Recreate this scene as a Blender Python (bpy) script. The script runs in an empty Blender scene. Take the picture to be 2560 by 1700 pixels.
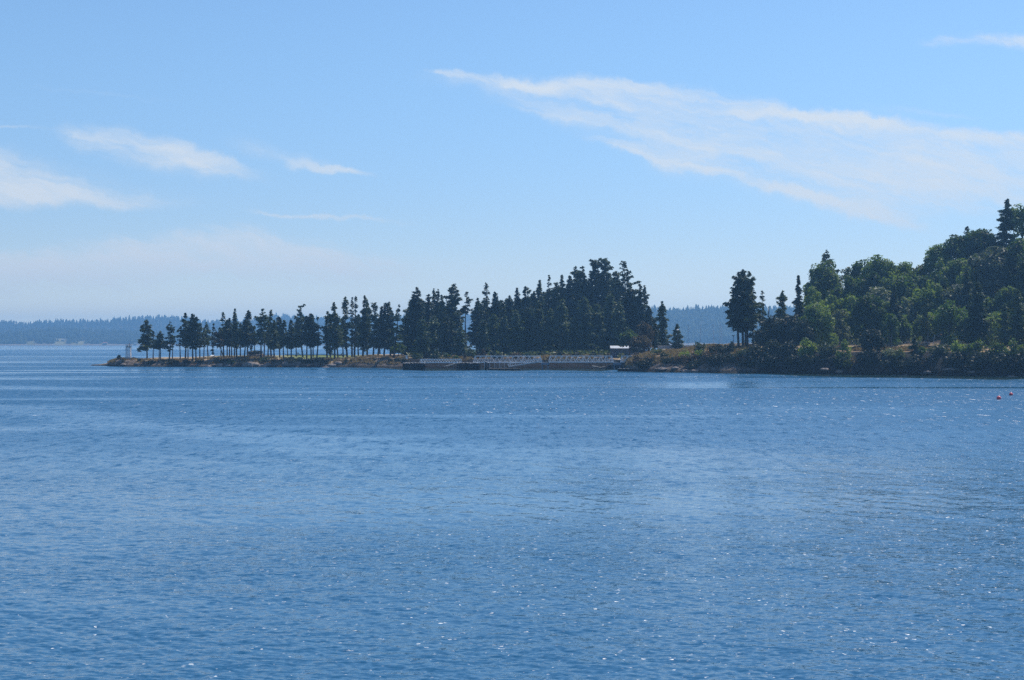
import bpy, math, random
import numpy as np
from mathutils import Vector

# ------------------------------------------------------------------ camera, sky, sun
SC = bpy.context.scene
COL = SC.collection
H, F, HY = 9.0, 4060.0, 856.0          # eye height above the water (m), focal length and horizon row of the 2560 px photograph
SUN_AZ, SUN_EL = math.radians(46), math.radians(57)

cam_d = bpy.data.cameras.new("camera")
cam_d.sensor_width = 36.0
cam_d.lens = 36.0 * F / 2560.0
cam_d.clip_start, cam_d.clip_end = 0.5, 30000
cam = bpy.data.objects.new("camera", cam_d)
COL.objects.link(cam)
cam.location = (0, 0, H)
cam.rotation_euler = (math.radians(90) + math.atan((HY - 850.0) / F), 0, 0)
SC.camera = cam

sun_d = bpy.data.lights.new("sun", 'SUN')
sun_d.energy, sun_d.angle, sun_d.color = 4.0, math.radians(0.5), (1.0, 0.95, 0.87)
sun = bpy.data.objects.new("sun", sun_d)
COL.objects.link(sun)
SUN_DIR = Vector((math.sin(SUN_AZ) * math.cos(SUN_EL), math.cos(SUN_AZ) * math.cos(SUN_EL), math.sin(SUN_EL)))
sun.rotation_euler = SUN_DIR.to_track_quat('Z', 'Y').to_euler()

SC.view_settings.view_transform = 'Standard'
SC.view_settings.look = 'None'
SC.view_settings.exposure = 0.2
SC.view_settings.gamma = 1.0
SC.view_settings.use_curve_mapping = False
cy = SC.cycles
cy.max_bounces, cy.diffuse_bounces, cy.glossy_bounces = 4, 2, 2
cy.transmission_bounces, cy.transparent_max_bounces, cy.volume_bounces = 2, 4, 0
cy.caustics_reflective = cy.caustics_refractive = False
cy.use_denoising = False
cy.use_adaptive_sampling = False
try:
    cy.denoiser = 'OPENIMAGEDENOISE'
except Exception:
    pass


class S:
    """a node socket with arithmetic"""
    tree = None

    def __init__(s, sock): s.s = sock

    @staticmethod
    def op(kind, *a, clamp=False):
        n = S.tree.nodes.new('ShaderNodeMath'); n.operation = kind; n.use_clamp = clamp
        for i, v in enumerate(a):
            if isinstance(v, S): S.tree.links.new(v.s, n.inputs[i])
            else: n.inputs[i].default_value = v
        return S(n.outputs[0])

    def __add__(s, o): return S.op('ADD', s, o)
    __radd__ = __add__
    def __sub__(s, o): return S.op('SUBTRACT', s, o)
    def __rsub__(s, o): return S.op('SUBTRACT', o, s)
    def __mul__(s, o): return S.op('MULTIPLY', s, o)
    __rmul__ = __mul__
    def __truediv__(s, o): return S.op('DIVIDE', s, o)
    def __rtruediv__(s, o): return S.op('DIVIDE', o, s)


def smooth(x, a, b, lo=0.0, hi=1.0):
    n = S.tree.nodes.new('ShaderNodeMapRange'); n.interpolation_type = 'SMOOTHSTEP'
    for k, v in ((0, x), (1, a), (2, b), (3, lo), (4, hi)):
        if isinstance(v, S): S.tree.links.new(v.s, n.inputs[k])
        else: n.inputs[k].default_value = v
    return S(n.outputs[0])


def combine(x, y, z=0.0):
    n = S.tree.nodes.new('ShaderNodeCombineXYZ')
    for i, v in enumerate((x, y, z)):
        if isinstance(v, S): S.tree.links.new(v.s, n.inputs[i])
        else: n.inputs[i].default_value = v
    return S(n.outputs[0])


def separate(v):
    n = S.tree.nodes.new('ShaderNodeSeparateXYZ'); S.tree.links.new(v.s, n.inputs[0])
    return [S(o) for o in n.outputs]


def noise(vec, scale, detail=3.0, rough=0.5, out='Fac', distortion=0.0):
    n = S.tree.nodes.new('ShaderNodeTexNoise')
    if vec is not None: S.tree.links.new(vec.s, n.inputs['Vector'])
    n.inputs['Scale'].default_value = scale; n.inputs['Detail'].default_value = detail
    n.inputs['Roughness'].default_value = rough; n.inputs['Distortion'].default_value = distortion
    return S(n.outputs[out if out in n.outputs else 0])


def mixc(f, a, b, blend='MIX'):
    n = S.tree.nodes.new('ShaderNodeMix'); n.data_type = 'RGBA'; n.blend_type = blend
    for idx, v in ((0, f), (6, a), (7, b)):
        if isinstance(v, S): S.tree.links.new(v.s, n.inputs[idx])
        elif idx == 0: n.inputs[0].default_value = v
        else: n.inputs[idx].default_value = (*v, 1.0)
    return S(n.outputs[2])


# world: Nishita sky with high cirrus at infinity
SKY_STRENGTH = 0.1
world = bpy.data.worlds.new("World")
SC.world = world
world.use_nodes = True
wt = world.node_tree
wt.nodes.clear()
S.tree = wt
sky = wt.nodes.new('ShaderNodeTexSky')
sky.sky_type = 'NISHITA'
sky.sun_disc = False
sky.sun_elevation, sky.sun_rotation = SUN_EL, SUN_AZ
sky.air_density, sky.dust_density, sky.ozone_density = 1.0, 0.4, 3.0
tc = wt.nodes.new('ShaderNodeTexCoord')
d0x, d0y, d0z = separate(S(tc.outputs['Generated']))
fy = S.op('MAXIMUM', d0y, 0.05)
cu0 = d0x / fy * 4.06 + 1.28            # tangent of azimuth and elevation, scaled
cv0 = 0.856 - d0z / fy * 4.06
wv = combine(cu0, cv0)
nd = separate(S.tree and noise(wv, 3.2, 5, 0.55, 'Color'))
nd2 = separate(noise(wv, 14.0, 5, 0.6, 'Color'))
cu = cu0 + (nd[0] - 0.5) * 0.16 + (nd2[0] - 0.5) * 0.10
cv = cv0 + (nd[1] - 0.5) * 0.075 + (nd2[1] - 0.5) * 0.045


def band(x0, y0, x1, y1, w0, w1, inten, ea=0.15, eb=0.25, up=1.0):
    dx, dy = x1 - x0, y1 - y0
    L = math.hypot(dx, dy)
    px, py = cu - x0, cv - y0
    t = (px * dx + py * dy) / (L * L)
    tcl = S.op('MINIMUM', S.op('MAXIMUM', t, 0.0), 1.0)
    per = S.op('ABSOLUTE', (py * dx - px * dy) / L)
    w = tcl * (w1 - w0) + w0
    a = smooth(per / w, 0.0, 1.0, 1.0, 0.0)
    e = smooth(t, -ea, ea, 0.0, 1.0) * smooth(t, 1.0 - eb, 1.0 + eb, 1.0, 0.0)
    return a * e * inten


def curve(x, pts, lo, hi):
    """a smooth function of x through pts (x, y), as a node"""
    n = S.tree.nodes.new('ShaderNodeFloatCurve')
    c = n.mapping.curves[0]
    q = [((px_ - lo[0]) / (hi[0] - lo[0]), (py_ - lo[1]) / (hi[1] - lo[1])) for px_, py_ in pts]
    c.points[0].location = q[0]; c.points[1].location = q[-1]
    for p in q[1:-1]: c.points.new(*p)
    n.mapping.update()
    xn = (x - lo[0]) / (hi[0] - lo[0])
    S.tree.links.new(xn.s, n.inputs['Value'])
    return S(n.outputs[0]) * (hi[1] - lo[1]) + lo[1]


def sheet(up, low, su, sl, x0, x1, ex0, ex1, inten, ridge=0.0, rw=.03, keel=0.0):
    lo, hi = (-0.5, 0.0), (3.2, 0.8)
    yu, yl = curve(cu, up, lo, hi), curve(cu, low, lo, hi)
    du, dl = cv - yu, yl - cv
    m = smooth(du, -su * .4, su) * smooth(dl, -sl * .5, sl) * smooth(cu, x0 - ex0, x0 + ex0) * smooth(cu, x1 - ex1, x1 + ex1, 1.0, 0.0)
    if ridge or keel:
        g = smooth(du, 0.0, rw, 1.0, 0.0) * ridge + smooth(dl, 0.0, rw * 1.6, 1.0, 0.0) * keel
        return m * (g + inten)
    return m * inten


bands = [
    # the big fan on the right
    sheet([(-.5, .18), (1.0, .178), (1.2, .184), (1.5, .190), (1.66, .204), (1.80, .228), (2.05, .280), (2.25, .302), (2.40, .322), (2.7, .318), (3.2, .31)],
          [(-.5, .18), (1.0, .184), (1.2, .215), (1.35, .275), (1.5, .345), (1.7, .428), (2.0, .505), (2.2, .552), (2.45, .535), (2.7, .53), (3.2, .54)],
          .030, .075, 1.07, 3.0, .05, .2, .50, .48, .060, .30),
    band(1.50, .352, 2.28, .566, .016, .030, .55, .15, .22), band(1.30, .262, 1.95, .400, .022, .030, .30, .3, .3),
    band(1.47, .200, 1.68, .216, .022, .022, .30, .3, .5), band(1.85, .288, 2.25, .312, .020, .020, .45, .25, .15), band(1.085, .184, 1.40, .215, .010, .025, .35, .03, .3),
    band(2.05, .430, 2.80, .430, .12, .13, .30, .35, .2),
    # left-hand fan and the patch above it
    sheet([(-.5, .33), (-.1, .345), (.0, .362), (.19, .432), (.36, .480), (.56, .515), (1.0, .53), (3.2, .53)], [(-.5, .52), (0, .522), (.3, .524), (.56, .520), (1.0, .53), (3.2, .53)],
          .085, .030, -.6, .62, .1, .2, .98, .10, .05),
    sheet([(-.5, .34), (.10, .322), (.18, .306), (.40, .330), (.56, .392), (.70, .438), (1.0, .45), (3.2, .45)], [(-.5, .34), (.10, .335), (.22, .385), (.40, .428), (.56, .448), (.70, .456), (1.0, .46), (3.2, .46)],
          .035, .045, .15, .66, .09, .18, .66, .14, .03),
    band(.755, .408, .925, .435, .020, .012, .60, .3, .12), band(.58, .365, .82, .405, .040, .024, .30, .3, .3), band(.40, .385, .66, .440, .04, .03, .30, .3, .35),
    band(.66, .533, 1.0, .550, .012, .011, .58, .2, .2), band(-.1, .306, .12, .313, .008, .008, .35),
    # low sheet on the left
    sheet([(-.5, .64), (0, .625), (.2, .605), (.56, .572), (.80, .606), (1.0, .636), (1.35, .655), (3.2, .66)], [(-.5, .74), (0, .735), (.4, .726), (.9, .706), (1.35, .692), (3.2, .69)],
          .055, .060, -.6, 1.15, .1, .4, 1.02, .14, .05),
    band(1.35, .64, 2.1, .72, .07, .07, .16, .3, .3),
    # wisps
    band(2.32, .100, 2.80, .104, .020, .045, .55, .08, .2), band(2.20, .28, 2.42, .30, .022, .012, .22, .3, .3), band(.10, .222, .40, .243, .008, .008, .14),
]
tot = bands[0]
for b in bands[1:]: tot = tot + b
ca, sa = math.cos(0.24), math.sin(0.24)
al = cu * ca + cv * sa
ac = cv * ca - cu * sa
w1 = noise(combine(al * 2.4, ac * 13.0), 1.0, 8, 0.66, distortion=.35)
w2 = noise(combine(al * 8.0, ac * 46.0 + 7.0), 1.0, 6, 0.65, distortion=.3)
wisp = w1 * 0.62 + w2 * 0.38
ta = S.op('MINIMUM', tot, 1.15)
alpha = smooth(ta + (wisp - 0.49) * 2.7 * smooth(ta, 0.0, 0.50), -0.02, 1.42) * smooth(d0y, 0.15, 0.5)
alpha = S.op('MINIMUM', S.op('POWER', S.op('MAXIMUM', alpha, 0.0), 0.9), 0.92)
skyc = S(sky.outputs[0])
tint = mixc(smooth(d0z, 0.0, 0.2), (0.745, 0.875, 1.17), (0.855, 1.045, 1.20))   # clear sea air: less yellow low down
skyc = mixc(1.0, skyc, tint, 'MULTIPLY')
hor = S.op('POWER', 2.718, S.op('MAXIMUM', d0z, 0.0) * -45.0)                 # bright moist air low over the sea
skyc = mixc(1.0, skyc, mixc(hor, (0.0, 0.0, 0.0), (12.0, 10.8, 7.6)), 'ADD')
fin = mixc(alpha, skyc, (6.5, 7.1, 7.7))
bg = wt.nodes.new('ShaderNodeBackground')
bg.inputs[1].default_value = SKY_STRENGTH
wt.links.new(fin.s, bg.inputs[0])
wo = wt.nodes.new('ShaderNodeOutputWorld')
wt.links.new(bg.outputs[0], wo.inputs[0])

# ------------------------------------------------------------------ helpers
RNG = np.random.default_rng(7)


def P(px, py, Y):
    """a point of the photograph at distance Y"""
    return np.array([(px - 1280.0) * Y / F, Y, H + (HY - py) * Y / F])


def XY(px, Y): return (px - 1280.0) * Y / F


def new_mesh(name, V, faces=None, quads=None, tris=None, mat=None, smooth_=False, col=None):
    """mesh from numpy arrays"""
    me = bpy.data.meshes.new(name)
    V = np.asarray(V, dtype=np.float32)
    if faces is not None:
        me.from_pydata([tuple(v) for v in V.tolist()], [], faces)
    else:
        parts = []
        if quads is not None and len(quads): parts.append((np.asarray(quads, np.int32), 4))
        if tris is not None and len(tris): parts.append((np.asarray(tris, np.int32), 3))
        nl = sum(a.size for a, _ in parts); nf = sum(len(a) for a, _ in parts)
        me.vertices.add(len(V)); me.vertices.foreach_set('co', V.ravel())
        me.loops.add(nl); me.polygons.add(nf)
        me.loops.foreach_set('vertex_index', np.concatenate([a.ravel() for a, _ in parts]))
        tot_ = np.concatenate([np.full(len(a), k, np.int32) for a, k in parts])
        st = np.concatenate([[0], np.cumsum(tot_)[:-1]]).astype(np.int32)
        me.polygons.foreach_set('loop_start', st)
        me.polygons.foreach_set('loop_total', tot_)
        me.update(calc_edges=True)
    if col is not None:
        at = me.color_attributes.new('tone', 'FLOAT_COLOR', 'POINT')
        c4 = np.ones((len(V), 4), np.float32); c4[:, :3] = col
        at.data.foreach_set('color', c4.ravel())
    if smooth_:
        me.polygons.foreach_set('use_smooth', np.ones(len(me.polygons), bool))
    if mat is not None: me.materials.append(mat)
    me.validate()
    return me


def link(name, me, parent=None, loc=None):
    o = bpy.data.objects.new(name, me)
    COL.objects.link(o)
    if parent is not None: o.parent = parent
    if loc is not None: o.location = loc
    return o


def tag(o, label=None, cat=None, group=None, kind=None):
    if label: o['label'] = label
    if cat: o['category'] = cat
    if group: o['group'] = group
    if kind: o['kind'] = kind
    return o


def thing(name, loc, label, cat, group=None):
    o = bpy.data.objects.new(name, None)
    o.empty_display_size = 0.3
    COL.objects.link(o)
    o.location = [float(v) for v in loc]
    return tag(o, label, cat, group)


class MB:
    """collects boxes, bars, tubes"""
    def __init__(s): s.v, s.f = [], []

    def add(s, V, Fc):
        k = len(s.v)
        s.v += [tuple(map(float, p)) for p in V]
        s.f += [tuple(i + k for i in f) for f in Fc]

    def box(s, x0, x1, y0, y1, z0, z1):
        s.add([(x0, y0, z0), (x1, y0, z0), (x1, y1, z0), (x0, y1, z0), (x0, y0, z1), (x1, y0, z1), (x1, y1, z1), (x0, y1, z1)],
              [(0, 3, 2, 1), (4, 5, 6, 7), (0, 1, 5, 4), (1, 2, 6, 5), (2, 3, 7, 6), (3, 0, 4, 7)])

    def tube(s, pts, rad, n=6, cap=True):
        pts = [Vector([float(q) for q in p]) for p in pts]
        rad = [float(q) for q in rad] if hasattr(rad, '__len__') else [float(rad)] * len(pts)
        V, Fc = [], []
        for i, p in enumerate(pts):
            a = pts[max(i - 1, 0)]; b = pts[min(i + 1, len(pts) - 1)]
            t = (b - a).normalized()
            up = Vector((0, 0, 1)) if abs(t.z) < 0.9 else Vector((1, 0, 0))
            e1 = t.cross(up).normalized(); e2 = t.cross(e1)
            for k in range(n):
                an = 2 * math.pi * (k + .5) / n
                V.append(p + rad[i] * (math.cos(an) * e1 + math.sin(an) * e2))
        for i in range(len(pts) - 1):
            for k in range(n):
                Fc.append((i * n + k, i * n + (k + 1) % n, (i + 1) * n + (k + 1) % n, (i + 1) * n + k))
        if cap:
            Fc.append(tuple(range(n - 1, -1, -1))); Fc.append(tuple((len(pts) - 1) * n + k for k in range(n)))
        s.add(V, Fc)

    def bar(s, a, b, w): s.tube([a, b], w * 0.7071, 4)

    def dome(s, c, rx, ry, rz, n=12, m=6, full=True):
        V, Fc = [], []
        for i in range(m + 1):
            th = math.pi * (i / m if full else i / (2 * m))
            for k in range(n):
                an = 2 * math.pi * k / n
                V.append((c[0] + rx * math.sin(th) * math.cos(an), c[1] + ry * math.sin(th) * math.sin(an), c[2] + rz * math.cos(th)))
        for i in range(m):
            for k in range(n):
                Fc.append((i * n + k, (i + 1) * n + k, (i + 1) * n + (k + 1) % n, i * n + (k + 1) % n))
        s.add(V, Fc)

    def build(s, name, mat, parent=None, loc=None, smooth_=False):
        me = new_mesh(name, s.v, faces=s.f, mat=mat, smooth_=smooth_)
        return link(name, me, parent, loc)


# ------------------------------------------------------------------ materials
def material(name):
    m = bpy.data.materials.new(name)
    m.use_nodes = True
    S.tree = m.node_tree
    b = m.node_tree.nodes['Principled BSDF']
    return m, b


def plain(name, c, rough=0.7, var=0.15, scale=3.0, spec=0.3, metal=0.0):
    """a painted, weathered or raw surface with uneven tone"""
    m, b = material(name)
    t = S.tree.nodes.new('ShaderNodeTexCoord')
    o = S(t.outputs['Object'])
    n = noise(o, scale, 5, 0.6)
    lo = tuple(max(0, x * (1 - var * 1.6)) for x in c); hi = tuple(min(1, x * (1 + var)) for x in c)
    colr = mixc(smooth(n, 0.3, 0.7), lo, hi)
    S.tree.links.new(colr.s, b.inputs['Base Color'])
    b.inputs['Roughness'].default_value = rough
    b.inputs['Specular IOR Level'].default_value = spec
    b.inputs['Metallic'].default_value = metal
    return m


def leafy(name, c, c2, trans=0.3, rough=0.5, spec=0.25, scale=0.35, hue=0.85):
    """foliage: clumps of two leaf colours, a little light coming through the leaves"""
    m, b = material(name)
    t = S.tree
    g = t.nodes.new('ShaderNodeNewGeometry')
    oi = t.nodes.new('ShaderNodeObjectInfo')
    n = noise(S(g.outputs['Position']), scale, 3, 0.6)
    rnd = S(oi.outputs['Random'])
    f = smooth(n + (rnd - 0.5) * hue + (S(g.outputs['Random Per Island']) - 0.5) * 0.45, 0.25, 0.75)
    colr = mixc(f, c, c2)
    t.links.new(colr.s, b.inputs['Base Color'])
    b.inputs['Roughness'].default_value = rough
    b.inputs['Specular IOR Level'].default_value = spec
    tr = t.nodes.new('ShaderNodeBsdfTranslucent')
    warm = mixc(1.0, colr, (1.25, 1.35, 0.55), 'MULTIPLY')
    t.links.new(warm.s, tr.inputs[0])
    mx = t.nodes.new('ShaderNodeMixShader')
    mx.inputs[0].default_value = trans
    t.links.new(b.outputs[0], mx.inputs[1]); t.links.new(tr.outputs[0], mx.inputs[2])
    t.links.new(mx.outputs[0], t.nodes['Material Output'].inputs[0])
    return m


M_FIR = leafy('fir_needles', (0.024, 0.040, 0.015), (0.068, 0.090, 0.030), 0.24, 0.6, 0.2)
M_FIRPALE = leafy('pale_needles', (0.040, 0.064, 0.026), (0.100, 0.130, 0.050), 0.28, 0.55, 0.25)
M_MAPLE = leafy('maple_leaves', (0.034, 0.062, 0.012), (0.150, 0.200, 0.040), 0.48, 0.55, 0.2)
M_BRIGHT = leafy('bright_leaves', (0.070, 0.120, 0.022), (0.230, 0.290, 0.065), 0.45, 0.55, 0.2)
M_GREYLEAF = leafy('grey_leaves', (0.075, 0.090, 0.050), (0.180, 0.195, 0.110), 0.34, 0.5, 0.3)
M_BROWNLEAF = leafy('brown_leaves', (0.060, 0.042, 0.022), (0.110, 0.078, 0.036), 0.25, 0.6, 0.2)
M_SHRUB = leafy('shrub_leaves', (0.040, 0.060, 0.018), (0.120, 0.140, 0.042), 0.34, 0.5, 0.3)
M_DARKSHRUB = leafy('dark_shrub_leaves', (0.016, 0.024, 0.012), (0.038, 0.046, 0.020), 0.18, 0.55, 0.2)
M_RUSTSHRUB = leafy('rust_shrub_leaves', (0.070, 0.040, 0.020), (0.140, 0.085, 0.040), 0.25, 0.6, 0.2)
M_DRY = leafy('dry_grass_blades', (0.22, 0.150, 0.090), (0.36, 0.265, 0.155), 0.3, 0.7, 0.1)
M_BARK = plain('bark', (0.060, 0.045, 0.035), 0.9, 0.3, 1.5, 0.1)
M_BARKRED = plain('reddish_bark', (0.10, 0.055, 0.038), 0.85, 0.3, 1.5, 0.1)
M_BARKGREY = plain('grey_bark', (0.16, 0.145, 0.13), 0.85, 0.3, 1.5, 0.1)
M_ALU = plain('weathered_aluminium', (0.84, 0.85, 0.86), 0.5, 0.06, 1.0, 0.4, 0.0)
M_GALV = plain('galvanised_steel', (0.42, 0.44, 0.46), 0.5, 0.12, 1.0, 0.5, 0.4)
M_WHITE = plain('white_paint', (0.80, 0.80, 0.78), 0.5, 0.06, 1.0, 0.4)
M_ROOF = plain('pale_metal_roof', (0.60, 0.61, 0.62), 0.42, 0.05, 0.6, 0.5)
M_GREYPAINT = plain('grey_paint', (0.30, 0.32, 0.36), 0.6, 0.1, 1.0, 0.3)
M_CREOSOTE = plain('creosoted_timber', (0.035, 0.030, 0.028), 0.85, 0.4, 0.9, 0.2)
M_GUANO = plain('bleached_pile_caps', (0.60, 0.59, 0.56), 0.8, 0.25, 2.0, 0.2)
M_WOOD = plain('weathered_wood', (0.24, 0.20, 0.16), 0.85, 0.25, 2.0, 0.15)
M_DRIFT = plain('bleached_driftwood', (0.42, 0.38, 0.33), 0.85, 0.2, 2.0, 0.15)
M_CONC = plain('concrete', (0.36, 0.35, 0.33), 0.85, 0.12, 0.8, 0.2)
M_PALECONC = plain('pale_concrete', (0.58, 0.55, 0.48), 0.85, 0.1, 0.5, 0.2)
M_DARK = plain('dark_metal', (0.05, 0.055, 0.06), 0.6, 0.2, 1.0, 0.3)
M_RED = plain('red_buoy_plastic', (0.80, 0.10, 0.12), 0.35, 0.06, 2.0, 0.5)
M_ROCK = plain('shore_rock', (0.15, 0.125, 0.105), 0.9, 0.4, 0.8, 0.2)
M_PINK = plain('red_roof_shingles', (0.45, 0.17, 0.13), 0.8, 0.1, 0.5, 0.2)
M_TAN = plain('tan_siding', (0.50, 0.44, 0.34), 0.8, 0.08, 0.5, 0.2)
M_SAIL = plain('sail_cover', (0.10, 0.16, 0.32), 0.7, 0.1, 1.0, 0.2)
M_GLASS = plain('window_glass', (0.03, 0.04, 0.05), 0.08, 0.1, 1.0, 0.5)

# ------------------------------------------------------------------ land
# px column: front shore distance, bank depth, bank top height, shelf depth, shelf height, back distance, back height
LAND = np.array([
    (150, 640, 2, -1.5, 4, -1.5, 8, -1.5), (222, 631, 2, -0.3, 5, -0.2, 10, -1.5), (232, 629, 2, .45, 6, .35, 12, -1.5),
    (252, 626, 3, .45, 9, .5, 16, -1.5), (266, 620, 4, .9, 12, .9, 25, -1.5), (276, 612, 5, 1.5, 14, 1.6, 40, -1.5),
    (292, 606, 6, 2.4, 16, 2.5, 60, -1.5), (318, 602, 7, 2.7, 30, 2.6, 80, -1.5), (345, 601, 7, 2.3, 60, 2.4, 100, -1.5),
    (400, 599, 8, 2.0, 100, 2.6, 120, -1.5), (480, 597, 8, 2.3, 110, 2.7, 130, -1.5), (560, 594, 9, 3.1, 115, 3.3, 135, -1.5),
    (640, 590, 9, 3.2, 120, 3.4, 140, -1.5), (720, 586, 8, 2.9, 140, 3.2, 152, -1.5), (860, 582, 8, 2.9, 140, 3.3, 152, -1.5),
    (930, 575, 11, 3.6, 60, 4.3, 150, -1.5), (1000, 566, 12, 3.2, 60, 4.5, 150, -1.5), (1060, 560, 12, 3.0, 60, 4.4, 160, -1.5),
    (1180, 556, 12, 3.1, 60, 5.0, 170, -1.5), (1300, 555, 12, 3.3, 80, 6.5, 180, -1.5), (1420, 555, 12, 3.5, 90, 8.0, 190, -1.5),
    (1500, 553, 12, 3.5, 90, 8.0, 190, -1.5), (1540, 548, 12, 3.0, 80, 6.0, 150, -1.5), (1562, 527, 10, 2.6, 60, 4.5, 130, -1.5),
    (1578, 506, 9, 3.2, 60, 4.6, 150, -1.5), (1600, 496, 10, 4.6, 50, 5.2, 150, -1.5), (1640, 492, 12, 5.0, 48, 6.4, 120, -1.5),
    (1700, 488, 14, 5.4, 50, 6.9, 85, -1.5), (1750, 483, 14, 6.2, 42, 8.1, 80, -1.5), (1850, 475, 14, 6.6, 40, 8.2, 90, -1.5),
    (1885, 472.5, 14, 6.5, 39, 8.1, 100, 0.5), (1900, 471, 9, 6.4, 38, 8.0, 110, 5), (1960, 466, 8, 6.4, 36, 7.6, 120, 11), (2060, 457, 8, 6.3, 36, 7.5, 120, 17),
    (2200, 447, 8, 6.3, 36, 7.5, 125, 23), (2350, 437, 8, 6.3, 36, 7.5, 130, 33), (2480, 429, 8, 6.3, 36, 7.5, 130, 40),
    (2600, 421, 8, 6.3, 36, 7.5, 130, 43), (3000, 400, 8, 6.3, 36, 7.5, 130, 46)], float)
LAND_D = 430.0


def land(px, k): return np.interp(px, LAND[:, 0], LAND[:, k])


def front(px): return land(px, 1)


_ntab = np.random.default_rng(3).random((256, 256))


def vnoise(x, y):
    xi = np.floor(x).astype(int); yi = np.floor(y).astype(int)
    fx = x - xi; fy_ = y - yi
    fx = fx * fx * (3 - 2 * fx); fy_ = fy_ * fy_ * (3 - 2 * fy_)
    a = _ntab[xi % 256, yi % 256]; b = _ntab[(xi + 1) % 256, yi % 256]
    c = _ntab[xi % 256, (yi + 1) % 256]; d = _ntab[(xi + 1) % 256, (yi + 1) % 256]
    return (a * (1 - fx) + b * fx) * (1 - fy_) + (c * (1 - fx) + d * fx) * fy_ - 0.5


def ground_z(px, Y):
    px = np.asarray(px, float); Y = np.asarray(Y, float)
    X = (px - 1280.0) * Y / F
    yf, db, zb, dr, zr, dh, zh = (land(px, k) for k in range(1, 8))
    wob = (vnoise(X / 6.0, Y * 0 + 3.3) * 3.0 + vnoise(X / 2.1, Y * 0 + 9.1) * 1.2) * np.clip((px - 215) / 60, 0.15, 1)
    d = Y - yf - wob
    bank = np.clip(d / np.maximum(db, .1), 0, 1)
    bank = np.where(bank < .5, 0.62 * (bank / .5) ** 0.8, 0.62 + 0.38 * ((bank - .5) / .5) ** 0.7)
    z = np.where(d < 0, np.maximum(d * 0.35, -1.5), zb * bank)
    z = np.where(d > db, zb + (zr - zb) * np.clip((d - db) / np.maximum(dr - db, .1), 0, 1), z)
    s = np.clip((d - dr) / np.maximum(dh - dr, .1), 0, 1)
    z = np.where(d > dr, zr + (zh - zr) * s, z)
    z = np.where((d > dh) & (zh < 0), -1.5, z)
    z = np.where((d > dh) & (zh > 0), zh + np.clip((d - dh) * .04, 0, 8), z)
    on = (z > -0.2) & (d > 0)
    rk = np.clip(1 - np.abs(d - db * .5) / np.maximum(db * .8, .1), 0, 1)
    amp = 0.10 + 0.75 * rk
    nz = vnoise(X / 1.6, Y / 1.6) * .7 + vnoise(X / .7 + 40, Y / .7) * .4 + vnoise(X / 4.5, Y / 4.5 + 9) * .8
    return z + np.where(on, nz * amp * np.clip(zb / 2.2, .15, 1.0), 0)


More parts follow.
